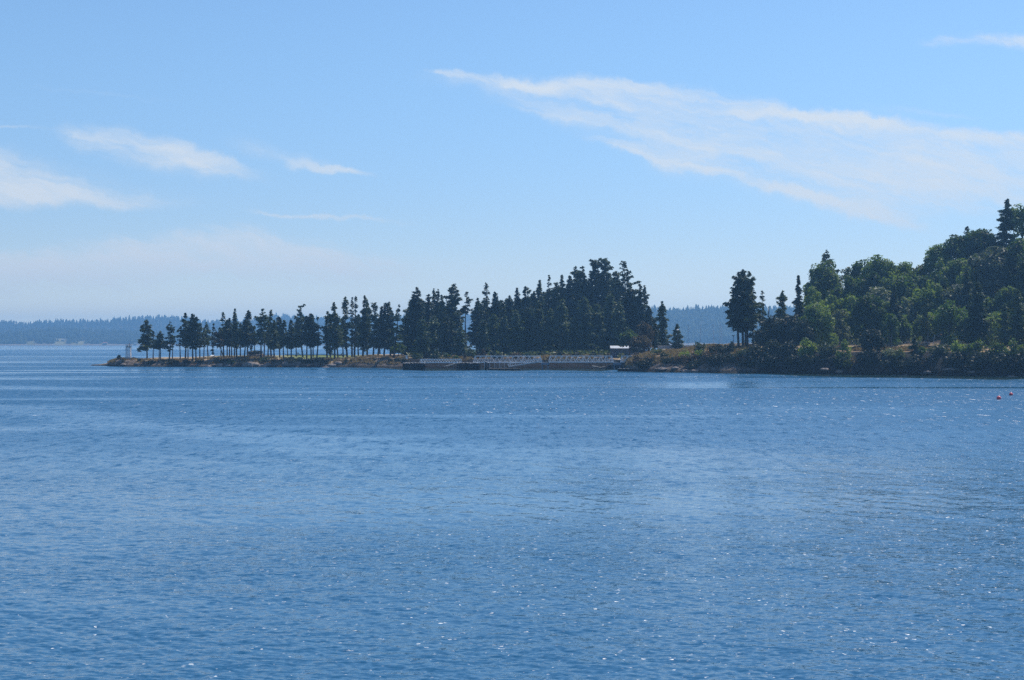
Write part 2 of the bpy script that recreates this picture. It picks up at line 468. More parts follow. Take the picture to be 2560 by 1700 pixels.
def build_land():
    px = np.concatenate([np.arange(205, 2620, 2.0), np.arange(2620, 3001, 8.0)])
    dd = np.concatenate([np.arange(-6, 20, 0.45), np.arange(20, 60, 1.5), np.arange(60, 200, 4), np.arange(200, LAND_D + 1, 16)])
    PX, D = np.meshgrid(px, dd)
    Y = front(PX) + D
    X = (PX - 1280.0) * Y / F
    Z = ground_z(PX, Y)
    yf, db, zb, dr, zr, dh, zh = (land(PX, k) for k in range(1, 8))
    n1 = vnoise(X / 3.0, Y / 3.0) + .5; n2 = vnoise(X / .9, Y / .9) + .5; n3 = vnoise(X / 9, Y / 9) + .5

    def c(a): return np.array(a)[None, None, :]
    rock = c((.15, .118, .095)) * (0.45 + 0.9 * n2[..., None]) + c((.10, .045, .03)) * np.clip(n1 - .55, 0, 1)[..., None] * 1.5
    wet = c((.035, .032, .026)) * (0.7 + .6 * n2[..., None])
    dry = c((.39, .285, .170)) * (0.72 + .5 * n1[..., None])
    lawn = c((.155, .19, .05)) * (0.8 + .4 * n1[..., None])
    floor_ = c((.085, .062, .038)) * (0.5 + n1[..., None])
    wA = np.clip((Z - .55 - .5 * (n3 - .5)) / .35, 0, 1)[..., None]
    col = wet * (1 - wA) + rock * wA
    tuft = np.clip((n3 * .6 + n1 * .5 - .62) * 6, 0, 1) * np.clip((Z - 1.3) / .5, 0, 1)     # grass hanging down the bank
    gA = np.clip(np.clip((D - db * .85) / 1.2, 0, 1) + tuft * .8, 0, 1)[..., None]
    top = dry.copy()
    isl = np.exp(-((PX - 810) / 110.0) ** 4) * np.clip((D - 13) / 5, 0, 1) * np.clip(.55 + n1, 0, 1)
    isl2 = .55 * np.exp(-((PX - 610) / 80.0) ** 2) * np.clip((D - 30) / 10, 0, 1)
    lw = np.clip(isl + isl2, 0, 1)[..., None]
    top = top * (1 - lw) + lawn * lw
    wood = (np.clip((PX - 1000) / 60, 0, 1) * np.clip((1545 - PX) / 30, 0, 1) * np.clip((D - 24 + 14 * np.clip(np.clip((PX - 1178) / 8, 0, 1) * np.clip((1352 - PX) / 8, 0, 1) + np.clip((PX - 1486) / 8, 0, 1) + np.clip((1098 - PX) / 8, 0, 1), 0, 1)) / 6, 0, 1) +  # forest floor, brought forward behind the trusses to paint in the shade there
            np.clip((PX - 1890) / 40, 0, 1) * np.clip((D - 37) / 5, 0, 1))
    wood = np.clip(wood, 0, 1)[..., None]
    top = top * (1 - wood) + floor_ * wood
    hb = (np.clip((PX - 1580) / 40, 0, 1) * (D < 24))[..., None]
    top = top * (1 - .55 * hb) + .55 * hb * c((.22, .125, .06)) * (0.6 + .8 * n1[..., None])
    bank_shade = (np.clip((PX - 985) / 30, 0, 1) * np.clip((1575 - PX) / 20, 0, 1) * np.clip((17 - D) / 4, 0, 1))[..., None]  # bank under the gangways: tree shade put into the ground colour
    top = top * (1 - bank_shade) + bank_shade * c((.014, .013, .012)) * (.6 + .9 * n2[..., None])
    col = col * (1 - .94 * bank_shade)
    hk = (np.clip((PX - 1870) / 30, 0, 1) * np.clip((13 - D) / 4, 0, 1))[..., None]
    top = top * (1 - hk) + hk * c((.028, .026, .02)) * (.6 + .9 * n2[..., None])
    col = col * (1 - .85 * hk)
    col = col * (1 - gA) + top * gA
    nr, nc = PX.shape
    idx = np.arange(nr * nc).reshape(nr, nc)
    q = np.stack([idx[:-1, :-1], idx[:-1, 1:], idx[1:, 1:], idx[1:, :-1]], -1).reshape(-1, 4)
    zq = Z.ravel()[q].max(1)
    q = q[zq > -1.2]
    m, b = material('ground')
    a = S.tree.nodes.new('ShaderNodeVertexColor'); a.layer_name = 'tone'
    g = S.tree.nodes.new('ShaderNodeNewGeometry')
    n = noise(S(g.outputs['Position']), 1.3, 6, 0.7)
    k = smooth(n, 0.25, 0.75, 0.55, 1.4)
    v = mixc(1.0, S(a.outputs[0]), combine(k, k, k), 'MULTIPLY')
    S.tree.links.new(v.s, b.inputs['Base Color'])
    b.inputs['Roughness'].default_value = 0.92
    b.inputs['Specular IOR Level'].default_value = 0.12
    bp = S.tree.nodes.new('ShaderNodeBump'); bp.inputs['Strength'].default_value = .6; bp.inputs['Distance'].default_value = .25
    S.tree.links.new(n.s, bp.inputs['Height']); S.tree.links.new(bp.outputs[0], b.inputs['Normal'])
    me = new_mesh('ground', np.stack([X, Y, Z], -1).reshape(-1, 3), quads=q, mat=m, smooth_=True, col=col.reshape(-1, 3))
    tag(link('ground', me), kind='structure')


build_land()

# ------------------------------------------------------------------ water
FACET, SPARKLE = 0.80, 0.19


def build_water():
    rng = np.random.default_rng(11)

    def tile(n, L, lam, spread, wind, slope):
        k1 = 2 * np.pi * np.fft.fftfreq(n, L / n)
        KX, KY = np.meshgrid(k1, k1)
        K = np.hypot(KX, KY); K[0, 0] = 1
        kp = 2 * np.pi / lam
        A = K ** -4.0 * np.exp(-1.0 * (kp / K) ** 2) * np.exp(-(K / (2 * np.pi / 0.30)) ** 2)
        ang = np.arctan2(KY, KX) - wind
        A *= (np.abs(np.cos(ang)) ** spread + .12)
        A[0, 0] = 0
        g = rng.normal(size=(n, n)) + 1j * rng.normal(size=(n, n))
        h = np.fft.ifft2(np.sqrt(A) * g).real
        sx = np.gradient(h, L / n, axis=1); sy = np.gradient(h, L / n, axis=0)
        return h * slope / math.sqrt((sx ** 2 + sy ** 2).mean())

    def sample(T, L, x, y, rot):
        n = T.shape[0]
        c, s_ = math.cos(rot), math.sin(rot)
        u = ((x * c - y * s_) / L * n) % n; v = ((x * s_ + y * c) / L * n) % n
        i = np.floor(u).astype(int); j = np.floor(v).astype(int)
        fu, fv = u - i, v - j
        i %= n; j %= n
        i2, j2 = (i + 1) % n, (j + 1) % n
        return (T[j, i] * (1 - fu) + T[j, i2] * fu) * (1 - fv) + (T[j2, i] * (1 - fu) + T[j2, i2] * fu) * fv

    T1 = tile(768, 71.0, 1.5, 4, math.radians(80), 0.055)
    T2 = tile(768, 37.0, 0.5, 4, math.radians(95), 0.10)
    T3 = tile(256, 130.0, 7.0, 6, math.radians(35), 0.020)
    az = np.radians(np.concatenate([np.arange(-180, -24, 4.0), np.arange(-24, 24, 0.036), np.arange(24, 180.1, 4.0)]))
    dep = np.radians(np.concatenate([[60, 40, 30, 24, 20], np.concatenate([np.arange(17, 1.5, -0.032), np.arange(1.5, 1.0, -.012)]), np.arange(1.0, 0.3, -0.012)]))
    r = np.concatenate([H / np.tan(dep), np.geomspace(H / math.tan(math.radians(.3)), 7200, 26)[1:]])
    R, A = np.meshgrid(r, az, indexing='ij')
    X, Y = R * np.sin(A), R * np.cos(A)
    # wakes and gusts make some water steeper than the rest
    gust = 0.85 + 0.6 * vnoise(X / 35, Y / 60) + .3 * vnoise(X / 11, Y / 18)
    f1 = np.clip(1.25 - R / 330, 0, 1); f2 = np.clip(1.15 - R / 170, 0, 1)
    fade = (np.abs(A) < math.radians(24.5))
    Z = (sample(T1, 71.0, X, Y, .35) * f1 + sample(T2, 37.0, X, Y, 1.1) * f2) * gust + sample(T3, 130.0, X, Y, .1) * f1
    Z = Z * fade
    nr, nc = R.shape
    idx = np.arange(nr * nc).reshape(nr, nc)
    q = np.stack([idx[:-1, :-1], idx[1:, :-1], idx[1:, 1:], idx[:-1, 1:]], -1)[:, :, ::-1].reshape(-1, 4)
    V = np.stack([X, Y, Z], -1).reshape(-1, 3)
    V = np.vstack([V, [[0, 0, 0]]])
    tri = np.stack([np.full(nc - 1, nr * nc), idx[0, 1:], idx[0, :-1]], -1)
    m, b = material('sea_water')
    t = S.tree
    g = t.nodes.new('ShaderNodeNewGeometry')
    px, py, pz = separate(S(g.outputs['Position']))
    dist = S.op('SQRT', px * px + py * py)
    flat = combine(px, py)
    # smooth slicks: long patches, a calm belt under the far shore, a few drawn-out streaks
    sl = noise(combine(px * .004, py * .013), 1.0, 4, .55, distortion=.8)
    sl2 = noise(combine(px * .0012 + 5.0, py * .030), 1.0, 3, .6)
    slick = S.op('MAXIMUM', smooth(sl, .50, .63) * .9, smooth(sl2, .56, .64) * smooth(dist, 150., 330.))
    # an old wake drawn across the left half
    wob = (noise(combine(px * .05, py * .05, 9.0), 1.0, 4, .6) - .5) * 70.0
    yk = curve(px, [(-200, 330), (-90, 245), (-68, 220), (-24, 152), (-9, 137), (14, 125), (60, 118), (200, 110)], (-200., 0.), (200., 400.))
    wake = smooth(S.op('ABSOLUTE', py + wob - yk), 4.0, 17.0, 1.0, 0.0) * smooth(px, 0.0, 45.0, 1.0, 0.0) * (noise(combine(px * .06, py * .12, 6.0), 1.0, 4, .65) * 1.3 - .12)
    nearl = smooth(px + (noise(combine(px * .07, py * .10, 1.0), 1.0, 4, .6) - .5) * 34.0, -24.0, -8.0, 1.0, 0.0) * smooth(py, 60.0, 110.0, 1.0, 0.0) * .6
    slick = S.op('MAXIMUM', slick, S.op('MAXIMUM', wake, nearl))
    calm = smooth(dist, 1850., 2250.)
    slick = S.op('MAXIMUM', slick, calm)
    far = smooth(dist, 60., 330.)
    n0 = separate(noise(combine(px * 1.0, py * 1.0, 0.0), 0.60, 2, .5, 'Color'))
    n1 = separate(noise(combine(px * .42, py * 1.25, 3.0), 2.4, 3, .65, 'Color'))
    n2 = separate(noise(combine(px * .5, py * 1.3, 8.0), 6.5, 3, .65, 'Color'))
    lane = noise(combine(px * .016, py * .034, 2.0), 1.0, 4, .6)
    lane = smooth(lane, .28, .72, .62, 1.30)
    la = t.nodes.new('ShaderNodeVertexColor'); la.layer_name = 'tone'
    lee_reflect = separate(S(la.outputs[0]))[0]                      # calm strip under the wooded shore, also masking its painted reflection
    slick = S.op('MAXIMUM', slick, lee_reflect * .93)
    amp0 = far * 0.85 * (1.0 - slick * .75)
    amp1 = (far * 0.22 + 0.60) * lane * (1.0 - slick * .75)
    amp2 = 0.75 * lane * (1.0 - slick * .7)
    ng = separate(noise(combine(px * 1.25, py * .26, 5.0), 1.0, 5, .7, 'Color'))
    ampg = smooth(dist, 60., 190.) * 1.05 * (1.0 - slick * .7)
    sx = (n0[0] - .5) * amp0 + (n1[0] - .5) * amp1 + (n2[0] - .5) * amp2
    sy = (n0[1] - .5) * amp0 + (n1[1] - .5) * amp1 + (n2[1] - .5) * amp2 + (ng[1] - .5) * ampg
    sya = S.op('ABSOLUTE', sy)
    lean = smooth(dist, 45., 190.)
    sy = sy * (1.0 - lean * .6) - sya * (lean * .95 + .15) - lean * .035 * (1.0 - slick)
    va = t.nodes.new('ShaderNodeVectorMath'); va.operation = 'ADD'
    t.links.new(g.outputs['Normal'], va.inputs[0]); t.links.new(combine(sx, sy, 0.0).s, va.inputs[1])
    vn = t.nodes.new('ShaderNodeVectorMath'); vn.operation = 'NORMALIZE'
    t.links.new(va.outputs[0], vn.inputs[0]); t.links.new(vn.outputs[0], b.inputs['Normal'])
    b.inputs['Base Color'].default_value = (0.011, 0.087, 0.180, 1)
    bcol = mixc(lee_reflect, (0.011, 0.087, 0.180), (0.008, 0.026, 0.024))      # dark green reflection of the shore painted into the base colour
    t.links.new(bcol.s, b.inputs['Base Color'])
    rgh = (smooth(dist, 60., 300.) * 0.19 + 0.09) * (1.0 - slick * .6)
    t.links.new(rgh.s, b.inputs['Roughness'])
    b.inputs['IOR'].default_value = 1.333
    b.inputs['Specular Tint'].default_value = (0.86, 0.97, 1.0, 1)
    # steep little capillary facets that catch the sun one by one
    vo = t.nodes.new('ShaderNodeTexVoronoi'); vo.inputs['Scale'].default_value = 7.6
    t.links.new(combine(px, py * .8).s, vo.inputs['Vector'])
    vc = separate(S(vo.outputs['Color']))
    vo2 = t.nodes.new('ShaderNodeTexVoronoi'); vo2.inputs['Scale'].default_value = 6.6
    t.links.new(combine(px, py * .8, 4.0).s, vo2.inputs['Vector'])
    vd = separate(S(vo2.outputs['Color']))
    vf = []
    for zz in (11.0, 17.0):
        v3 = t.nodes.new('ShaderNodeTexVoronoi'); v3.inputs['Scale'].default_value = 1.0
        t.links.new(combine(px * 2.6, py * .34, zz).s, v3.inputs['Vector']); vf.append(separate(S(v3.outputs['Color'])))
    fm = smooth(dist, 110., 230.)
    fx_ = (vc[0] + vd[0] - 1.0) * (1.0 - fm) + (vf[0][0] + vf[1][0] - 1.0) * fm
    fy_ = (vc[1] + vd[1] - 1.0) * (1.0 - fm) + (vf[0][1] + vf[1][1] - 1.0) * fm
    va2 = t.nodes.new('ShaderNodeVectorMath'); va2.operation = 'ADD'
    t.links.new(vn.outputs[0], va2.inputs[0]); t.links.new(combine(fx_ * FACET, fy_ * FACET, 0.0).s, va2.inputs[1])
    vn2 = t.nodes.new('ShaderNodeVectorMath'); vn2.operation = 'NORMALIZE'
    t.links.new(va2.outputs[0], vn2.inputs[0])
    b2 = t.nodes.new('ShaderNodeBsdfPrincipled')
    b2.inputs['Base Color'].default_value = (0.011, 0.087, 0.180, 1)
    b2.inputs['Roughness'].default_value = 0.23
    b2.inputs['IOR'].default_value = 1.333
    t.links.new(vn2.outputs[0], b2.inputs['Normal'])
    mx = t.nodes.new('ShaderNodeMixShader')
    t.links.new(S.op('MULTIPLY', 1.0 - slick * .9, SPARKLE).s, mx.inputs[0])
    t.links.new(b.outputs[0], mx.inputs[1]); t.links.new(b2.outputs[0], mx.inputs[2])
    t.links.new(mx.outputs[0], t.nodes['Material Output'].inputs[0])
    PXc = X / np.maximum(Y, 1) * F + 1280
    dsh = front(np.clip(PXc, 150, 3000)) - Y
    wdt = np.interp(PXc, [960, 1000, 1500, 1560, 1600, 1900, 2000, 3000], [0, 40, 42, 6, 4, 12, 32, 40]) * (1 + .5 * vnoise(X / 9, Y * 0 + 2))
    lee_reflect = np.clip((wdt - dsh) / 5, 0, 1) * (Y > 100) * (dsh > -40) * (PXc > 960)
    wcol = np.zeros((len(V), 3), np.float32); wcol[:nr * nc] = lee_reflect.reshape(-1, 1)
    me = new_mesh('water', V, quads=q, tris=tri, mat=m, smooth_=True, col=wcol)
    tag(link('water', me), kind='structure')


build_water()

# ------------------------------------------------------------------ trees and shrubs
def spray_quads(C, A, B, taper):
    """leaf sprays: centre, half axis along, half axis across -> verts (4 each), quads"""
    n = len(C)
    V = np.empty((n, 4, 3))
    t = np.asarray(taper).reshape(-1, 1)
    V[:, 0] = C - A - B; V[:, 1] = C - A + B
    V[:, 2] = C + A + B * t; V[:, 3] = C + A - B * t
    return V.reshape(-1, 3), np.arange(n * 4).reshape(n, 4)


def unit(v): return v / np.maximum(np.linalg.norm(v, axis=-1, keepdims=True), 1e-9)


def trunk_path(h, lean, bend, rng, n=7):
    t = np.linspace(0, 1, n)
    a = rng.uniform(0, 6.28)
    x = lean * t + bend * np.sin(t * 3.1) * math.cos(a); y = bend * np.sin(t * 2.6) * math.sin(a)
    return np.stack([x, y, h * t], 1)


def conifer(seed, h, rad, cb, style, lean=0.0):
    """trunk path with radii, crown sprays. cb: height where the crown starts / h"""
    rng = np.random.default_rng(seed)
    st = dict(fir=(1.2, .56, .80, .85), cone=(1.6, .66, .62, .97), old=(1.2, .44, .30, .82), flat=(1.0, .38, .22, .75),
              sparse=(.70, .55, .5, .70), bushy=(1.4, .46, .28, .95))[style]
    dens, p_top, rise, keep = st
    path = trunk_path(h, lean + rng.normal(0, .012) * h, rng.uniform(.1, .7) * h / 25, rng)
    zc = cb * h
    n = int((h - zc) * 8.0 * dens) + 14
    # whorls: branches gather at levels, some levels are missing on one side
    nlev = max(8, int((h - zc) / (rng.uniform(.85, 1.1) if style in ('flat', 'sparse') else rng.uniform(.5, .65))))
    lev = (np.arange(nlev) + rng.uniform(.1, .9, nlev)) / nlev
    s = np.clip(lev[rng.integers(0, nlev, n)] + rng.normal(0, .020, n), 0, .995)
    az = rng.uniform(0, 2 * np.pi, n)
    side = rng.uniform(0, 2 * np.pi, 5); sv = rng.uniform(.5, 1.2, 5)
    lob = np.ones(n)
    for k in range(5):
        lob *= 1 + (sv[k] - 1) * np.exp(-((np.angle(np.exp(1j * (az - side[k])))) / .8) ** 2) * np.exp(-((s - k / 5.0 - .1) / .16) ** 2)
    prof = np.minimum(1, (s / max(rise * .38, .02)) * .7 + .3) if rise < .9 else np.minimum(1, s / .12 * .35 + .65)
    prof = prof * (1 - s) ** p_top
    if style == 'flat': prof = np.maximum(prof, .42 * (s > .5) * (s < .97))
    if style == 'old': prof = np.maximum(prof, .10 * (s < .92))
    levr = rng.uniform(.62, 1.2, nlev) if style in ('flat', 'sparse') else rng.uniform(.66, 1.2, nlev)
    L = 1.26 * rad * prof * lob * levr[np.clip(np.searchsorted(lev, s), 0, nlev - 1)] * rng.uniform(.42, 1.28, n)
    L = np.maximum(L, (.05 * rad + .22) * (1 - .5 * s) + .2 * rng.random(n))
    ok = rng.random(n) < keep + .25 * s
    s, az, L = s[ok], az[ok], L[ok]
    n = len(s)
    z0 = zc + s * (h - zc)
    tt = z0 / h
    bx = np.interp(tt, np.linspace(0, 1, len(path)), path[:, 0]); by = np.interp(tt, np.linspace(0, 1, len(path)), path[:, 1])
    up = {'cone': -.12, 'fir': -.10}.get(style, .02) + .55 * s ** 1.5 + rng.normal(0, .14, n)
    if style == 'flat': up += .1
    # sprays along each branch
    m = np.maximum(7, (L * 9.5 * (1.25 if style != 'sparse' else 1.0)).astype(int))
    bi = np.repeat(np.arange(n), m)
    N = len(bi)
    t = rng.beta(1.6, 1.05, N) * .88 + .10
    if style in ('sparse', 'flat', 'old'): t = np.clip(t + .06, 0, 1)
    Lb = L[bi]; ab = az[bi]
    dirv = np.stack([np.cos(ab), np.sin(ab)], 1); per = np.stack([-np.sin(ab), np.cos(ab)], 1)
    lat = rng.normal(0, 1, N) * (.20 * Lb * (1.15 - t) + .14)
    rr = Lb * t
    z = z0[bi] + rr * up[bi] - .10 * rr * t + .14 * Lb * np.clip(t - .7, 0, 1) - np.abs(rng.normal(0, .26, N)) - .10 * np.abs(lat)
    C = np.stack([bx[bi] + dirv[:, 0] * rr + per[:, 0] * lat, by[bi] + dirv[:, 1] * rr + per[:, 1] * lat, z], 1)
    size = (.30 + .30 * rng.random(N)) * np.clip(.66 + .14 * Lb, .7, 1.2)
    ang = ab + np.sign(lat) * rng.uniform(.1, .9, N)
    A = np.stack([np.cos(ang), np.sin(ang), rng.normal(-.32, .38, N)], 1)
    A = unit(A) * size[:, None]
    B = np.cross(A, np.stack([rng.normal(0, .9, N), rng.normal(0, .9, N), np.ones(N)], 1))
    B = unit(B) * (size * rng.uniform(.36, .62, N))[:, None]
    V, Q = spray_quads(C, A, B, rng.uniform(.05, .5, N))
    # leader
    k = 6
    Cl = np.stack([np.full(k, path[-1, 0]), np.full(k, path[-1, 1]), h - np.linspace(.2, 1.4, k)], 1)
    Al = np.tile([0, 0, .26], (k, 1)) + rng.normal(0, .05, (k, 3)); an = rng.uniform(0, 3.1, k)
    Bl = np.stack([np.cos(an), np.sin(an), 0 * an], 1) * .16
    V2, Q2 = spray_quads(Cl, Al, Bl, np.full(k, .2))
    br = [(bx[i], by[i], z0[i], math.cos(az[i]) * L[i], math.sin(az[i]) * L[i], up[i] * L[i]) for i in np.argsort(-L)[:max(8, n // 5)]]
    return path, np.vstack([V, V2]), np.vstack([Q, Q2 + len(V)]), br


def broadleaf(seed, h, rad, cb, leaf=.42, dens=1.0, flatness=.8, clumps=None):
    """trunk path, limbs and a crown of leaf clumps with gaps between them"""
    rng = np.random.default_rng(seed)
    path = trunk_path(h * .82, rng.normal(0, .03) * h, .25, rng)
    zc = cb * h
    ch = (h - zc) / 2
    nc = clumps or int(np.clip(14 + rad * 6.0, 16, 70))
    d = unit(rng.normal(size=(nc, 3)))
    d[:, 2] = np.where(d[:, 2] < -.35, -d[:, 2], d[:, 2])
    rr = rng.uniform(.45, .96, nc) ** .6
    cc = d * rr[:, None] * np.array([rad * .86, rad * .86, ch * .90])
    cc[:, 2] += zc + ch
    cr = rng.uniform(.24, .44, nc) * min(rad, 6.5) * (1.1 - .25 * rr)
    per = np.maximum(36, (cr ** 2 * 44 * dens / (leaf / .42) ** 2)).astype(int)
    ci = np.repeat(np.arange(nc), per)
    N = len(ci)
    dd = unit(rng.normal(size=(N, 3)))
    rad_ = rng.uniform(.35, 1.05, N) ** .55
    C = cc[ci] + dd * (rad_ * cr[ci])[:, None] * np.array([1, 1, flatness])
    size = leaf * rng.uniform(.55, 1.1, N)
    nrm = unit(dd * .7 + rng.normal(0, .55, (N, 3)) + np.array([0, 0, .35]))
    a = unit(np.cross(nrm, rng.normal(size=(N, 3))))
    b = np.cross(nrm, a)
    C[:, :2] *= rad / np.percentile(np.abs(C[:, 0]), 98.5)
    C[:, 2] = np.minimum(zc + (C[:, 2] - C[:, 2].min()) * (h - zc) / (np.percentile(C[:, 2], 99.6) - C[:, 2].min()), h + .3)
    V, Q = spray_quads(C, a * size[:, None], b * (size * rng.uniform(.45, .8, N))[:, None], rng.uniform(.2, .9, N))
    limbs = [cc[i] for i in rng.permutation(nc)[:min(nc, 14)]]
    return path, V, Q, limbs


def shrub_leaves(seed, rx, ry, h, leaf=.22, dens=1.0):
    rng = np.random.default_rng(seed)
    nc = int(np.clip(8 + rx * 4, 9, 40))
    d = unit(rng.normal(size=(nc, 3))); d[:, 2] = np.abs(d[:, 2])
    rr = rng.uniform(.25, .85, nc)
    cc = d * rr[:, None] * np.array([rx, ry, h * .8]); cc[:, 2] += h * .08
    cr = rng.uniform(.25, .48, nc) * min(rx, h) * .95
    per = np.maximum(24, (cr ** 2 * 70 * dens / (leaf / .25) ** 2)).astype(int)
    ci = np.repeat(np.arange(nc), per); N = len(ci)
    dd = unit(rng.normal(size=(N, 3)))
    C = cc[ci] + dd * (rng.uniform(.3, 1.08, N) ** .6 * cr[ci])[:, None]
    C[:, 2] = np.maximum(C[:, 2] * h / np.percentile(C[:, 2], 99), -.4)
    C[:, 0] *= rx / np.percentile(np.abs(C[:, 0]), 98)
    size = leaf * rng.uniform(.6, 1.3, N)
    nrm = unit(dd * .7 + rng.normal(0, .6, (N, 3)) + np.array([0, 0, .3]))
    a = unit(np.cross(nrm, rng.normal(size=(N, 3)))); b = np.cross(nrm, a)
    return spray_quads(C, a * size[:, None], b * (size * rng.uniform(.4, .8, N))[:, None], rng.uniform(.2, .9, N))


SEED = [100]


def nseed():
    SEED[0] += 1
    return SEED[0]


def plant_fir(px, d, top, width, base=None, style='fir', label='', lean=0.0, mat=None, group=None, name='fir_tree', bark=None, cat='fir tree'):
    """px: column of the trunk foot; top: row of the tip; width: crown width in photo px; base: row where the crown starts"""
    Y = float(front(px) + d)
    zg = float(ground_z(px, Y)) - .15
    X = XY(px, Y)
    h = H + (HY - top) * Y / F - zg
    rad = width * Y / F / 2
    cb = .06 if base is None else np.clip((H + (HY - base) * Y / F - zg) / h, .03, .9)
    path, V, Q, br = conifer(nseed(), h, rad, cb, style, lean * Y / F)
    e = thing(name, (X, Y, zg), label, cat, group)
    tb = MB()
    r0 = .10 + .0135 * h
    tb.tube([tuple(p) for p in path], [r0 * (1 - .97 * i / (len(path) - 1)) for i in range(len(path))], 7)
    for (bx, by, bz, dx, dy, dz) in br:
        tb.tube([(bx, by, bz), (bx + dx * .5, by + dy * .5, bz + dz * .5 - .05), (bx + dx * .9, by + dy * .9, bz + dz * .9)], [.07, .045, .015], 3, False)
    tb.build('trunk', bark or M_BARK, e)
    link('crown', new_mesh('crown', V, quads=Q, mat=mat or M_FIR), e)
    return e


def plant_broad(px, d, top, width, base, mat, label, leaf=.42, dens=1.0, group=None, name='broadleaf_tree', bark=None, cat='tree', flat=.8):
    Y = float(front(px) + d)
    zg = float(ground_z(px, Y)) - .15
    X = XY(px, Y)
    h = H + (HY - top) * Y / F - zg
    rad = width * Y / F / 2
    cb = np.clip((H + (HY - base) * Y / F - zg) / h, .04, .85)
    path, V, Q, limbs = broadleaf(nseed(), h, rad, cb, leaf, dens, flat)
    e = thing(name, (X, Y, zg), label, cat, group)
    tb = MB()
    r0 = .12 + .012 * h
    tb.tube([tuple(p) for p in path], [r0 * (1 - .85 * i / (len(path) - 1)) for i in range(len(path))], 7)
    for l in limbs:
        k = int(rng_i(2, 5)); p = path[k]
        mid = (p + l) / 2 + np.array([0, 0, .4])
        tb.tube([tuple(p), tuple(mid), tuple(l)], [r0 * .38, r0 * .22, .04], 4, False)
    tb.build('trunk', bark or M_BARK, e)
    link('crown', new_mesh('crown', V, quads=Q, mat=mat), e)
    return e


_ri = np.random.default_rng(21)


def rng_i(a, b): return _ri.integers(a, b)


def plant_shrub(px, d, top, width, mat, label, leaf=.22, dens=1.0, group=None, name='shrub', cat='shrub', ry=None):
    Y = float(front(px) + d)
    zg = float(ground_z(px, Y)) - .1
    h = max(.5, H + (HY - top) * Y / F - zg)
    rx = width * Y / F / 2
    V, Q = shrub_leaves(nseed(), rx, ry or min(rx, 3.2), h, leaf, dens)
    o = link(name, new_mesh(name, V, quads=Q, mat=mat), None, (XY(px, Y), Y, zg))
    return tag(o, label, cat, group)


G_PARK = 'firs standing on the open point'
G_WOOD = 'firs of the dense wood behind the gangways'
G_HILL = 'trees on the wooded hill'
G_BANK = 'shrubs along the shore bank'

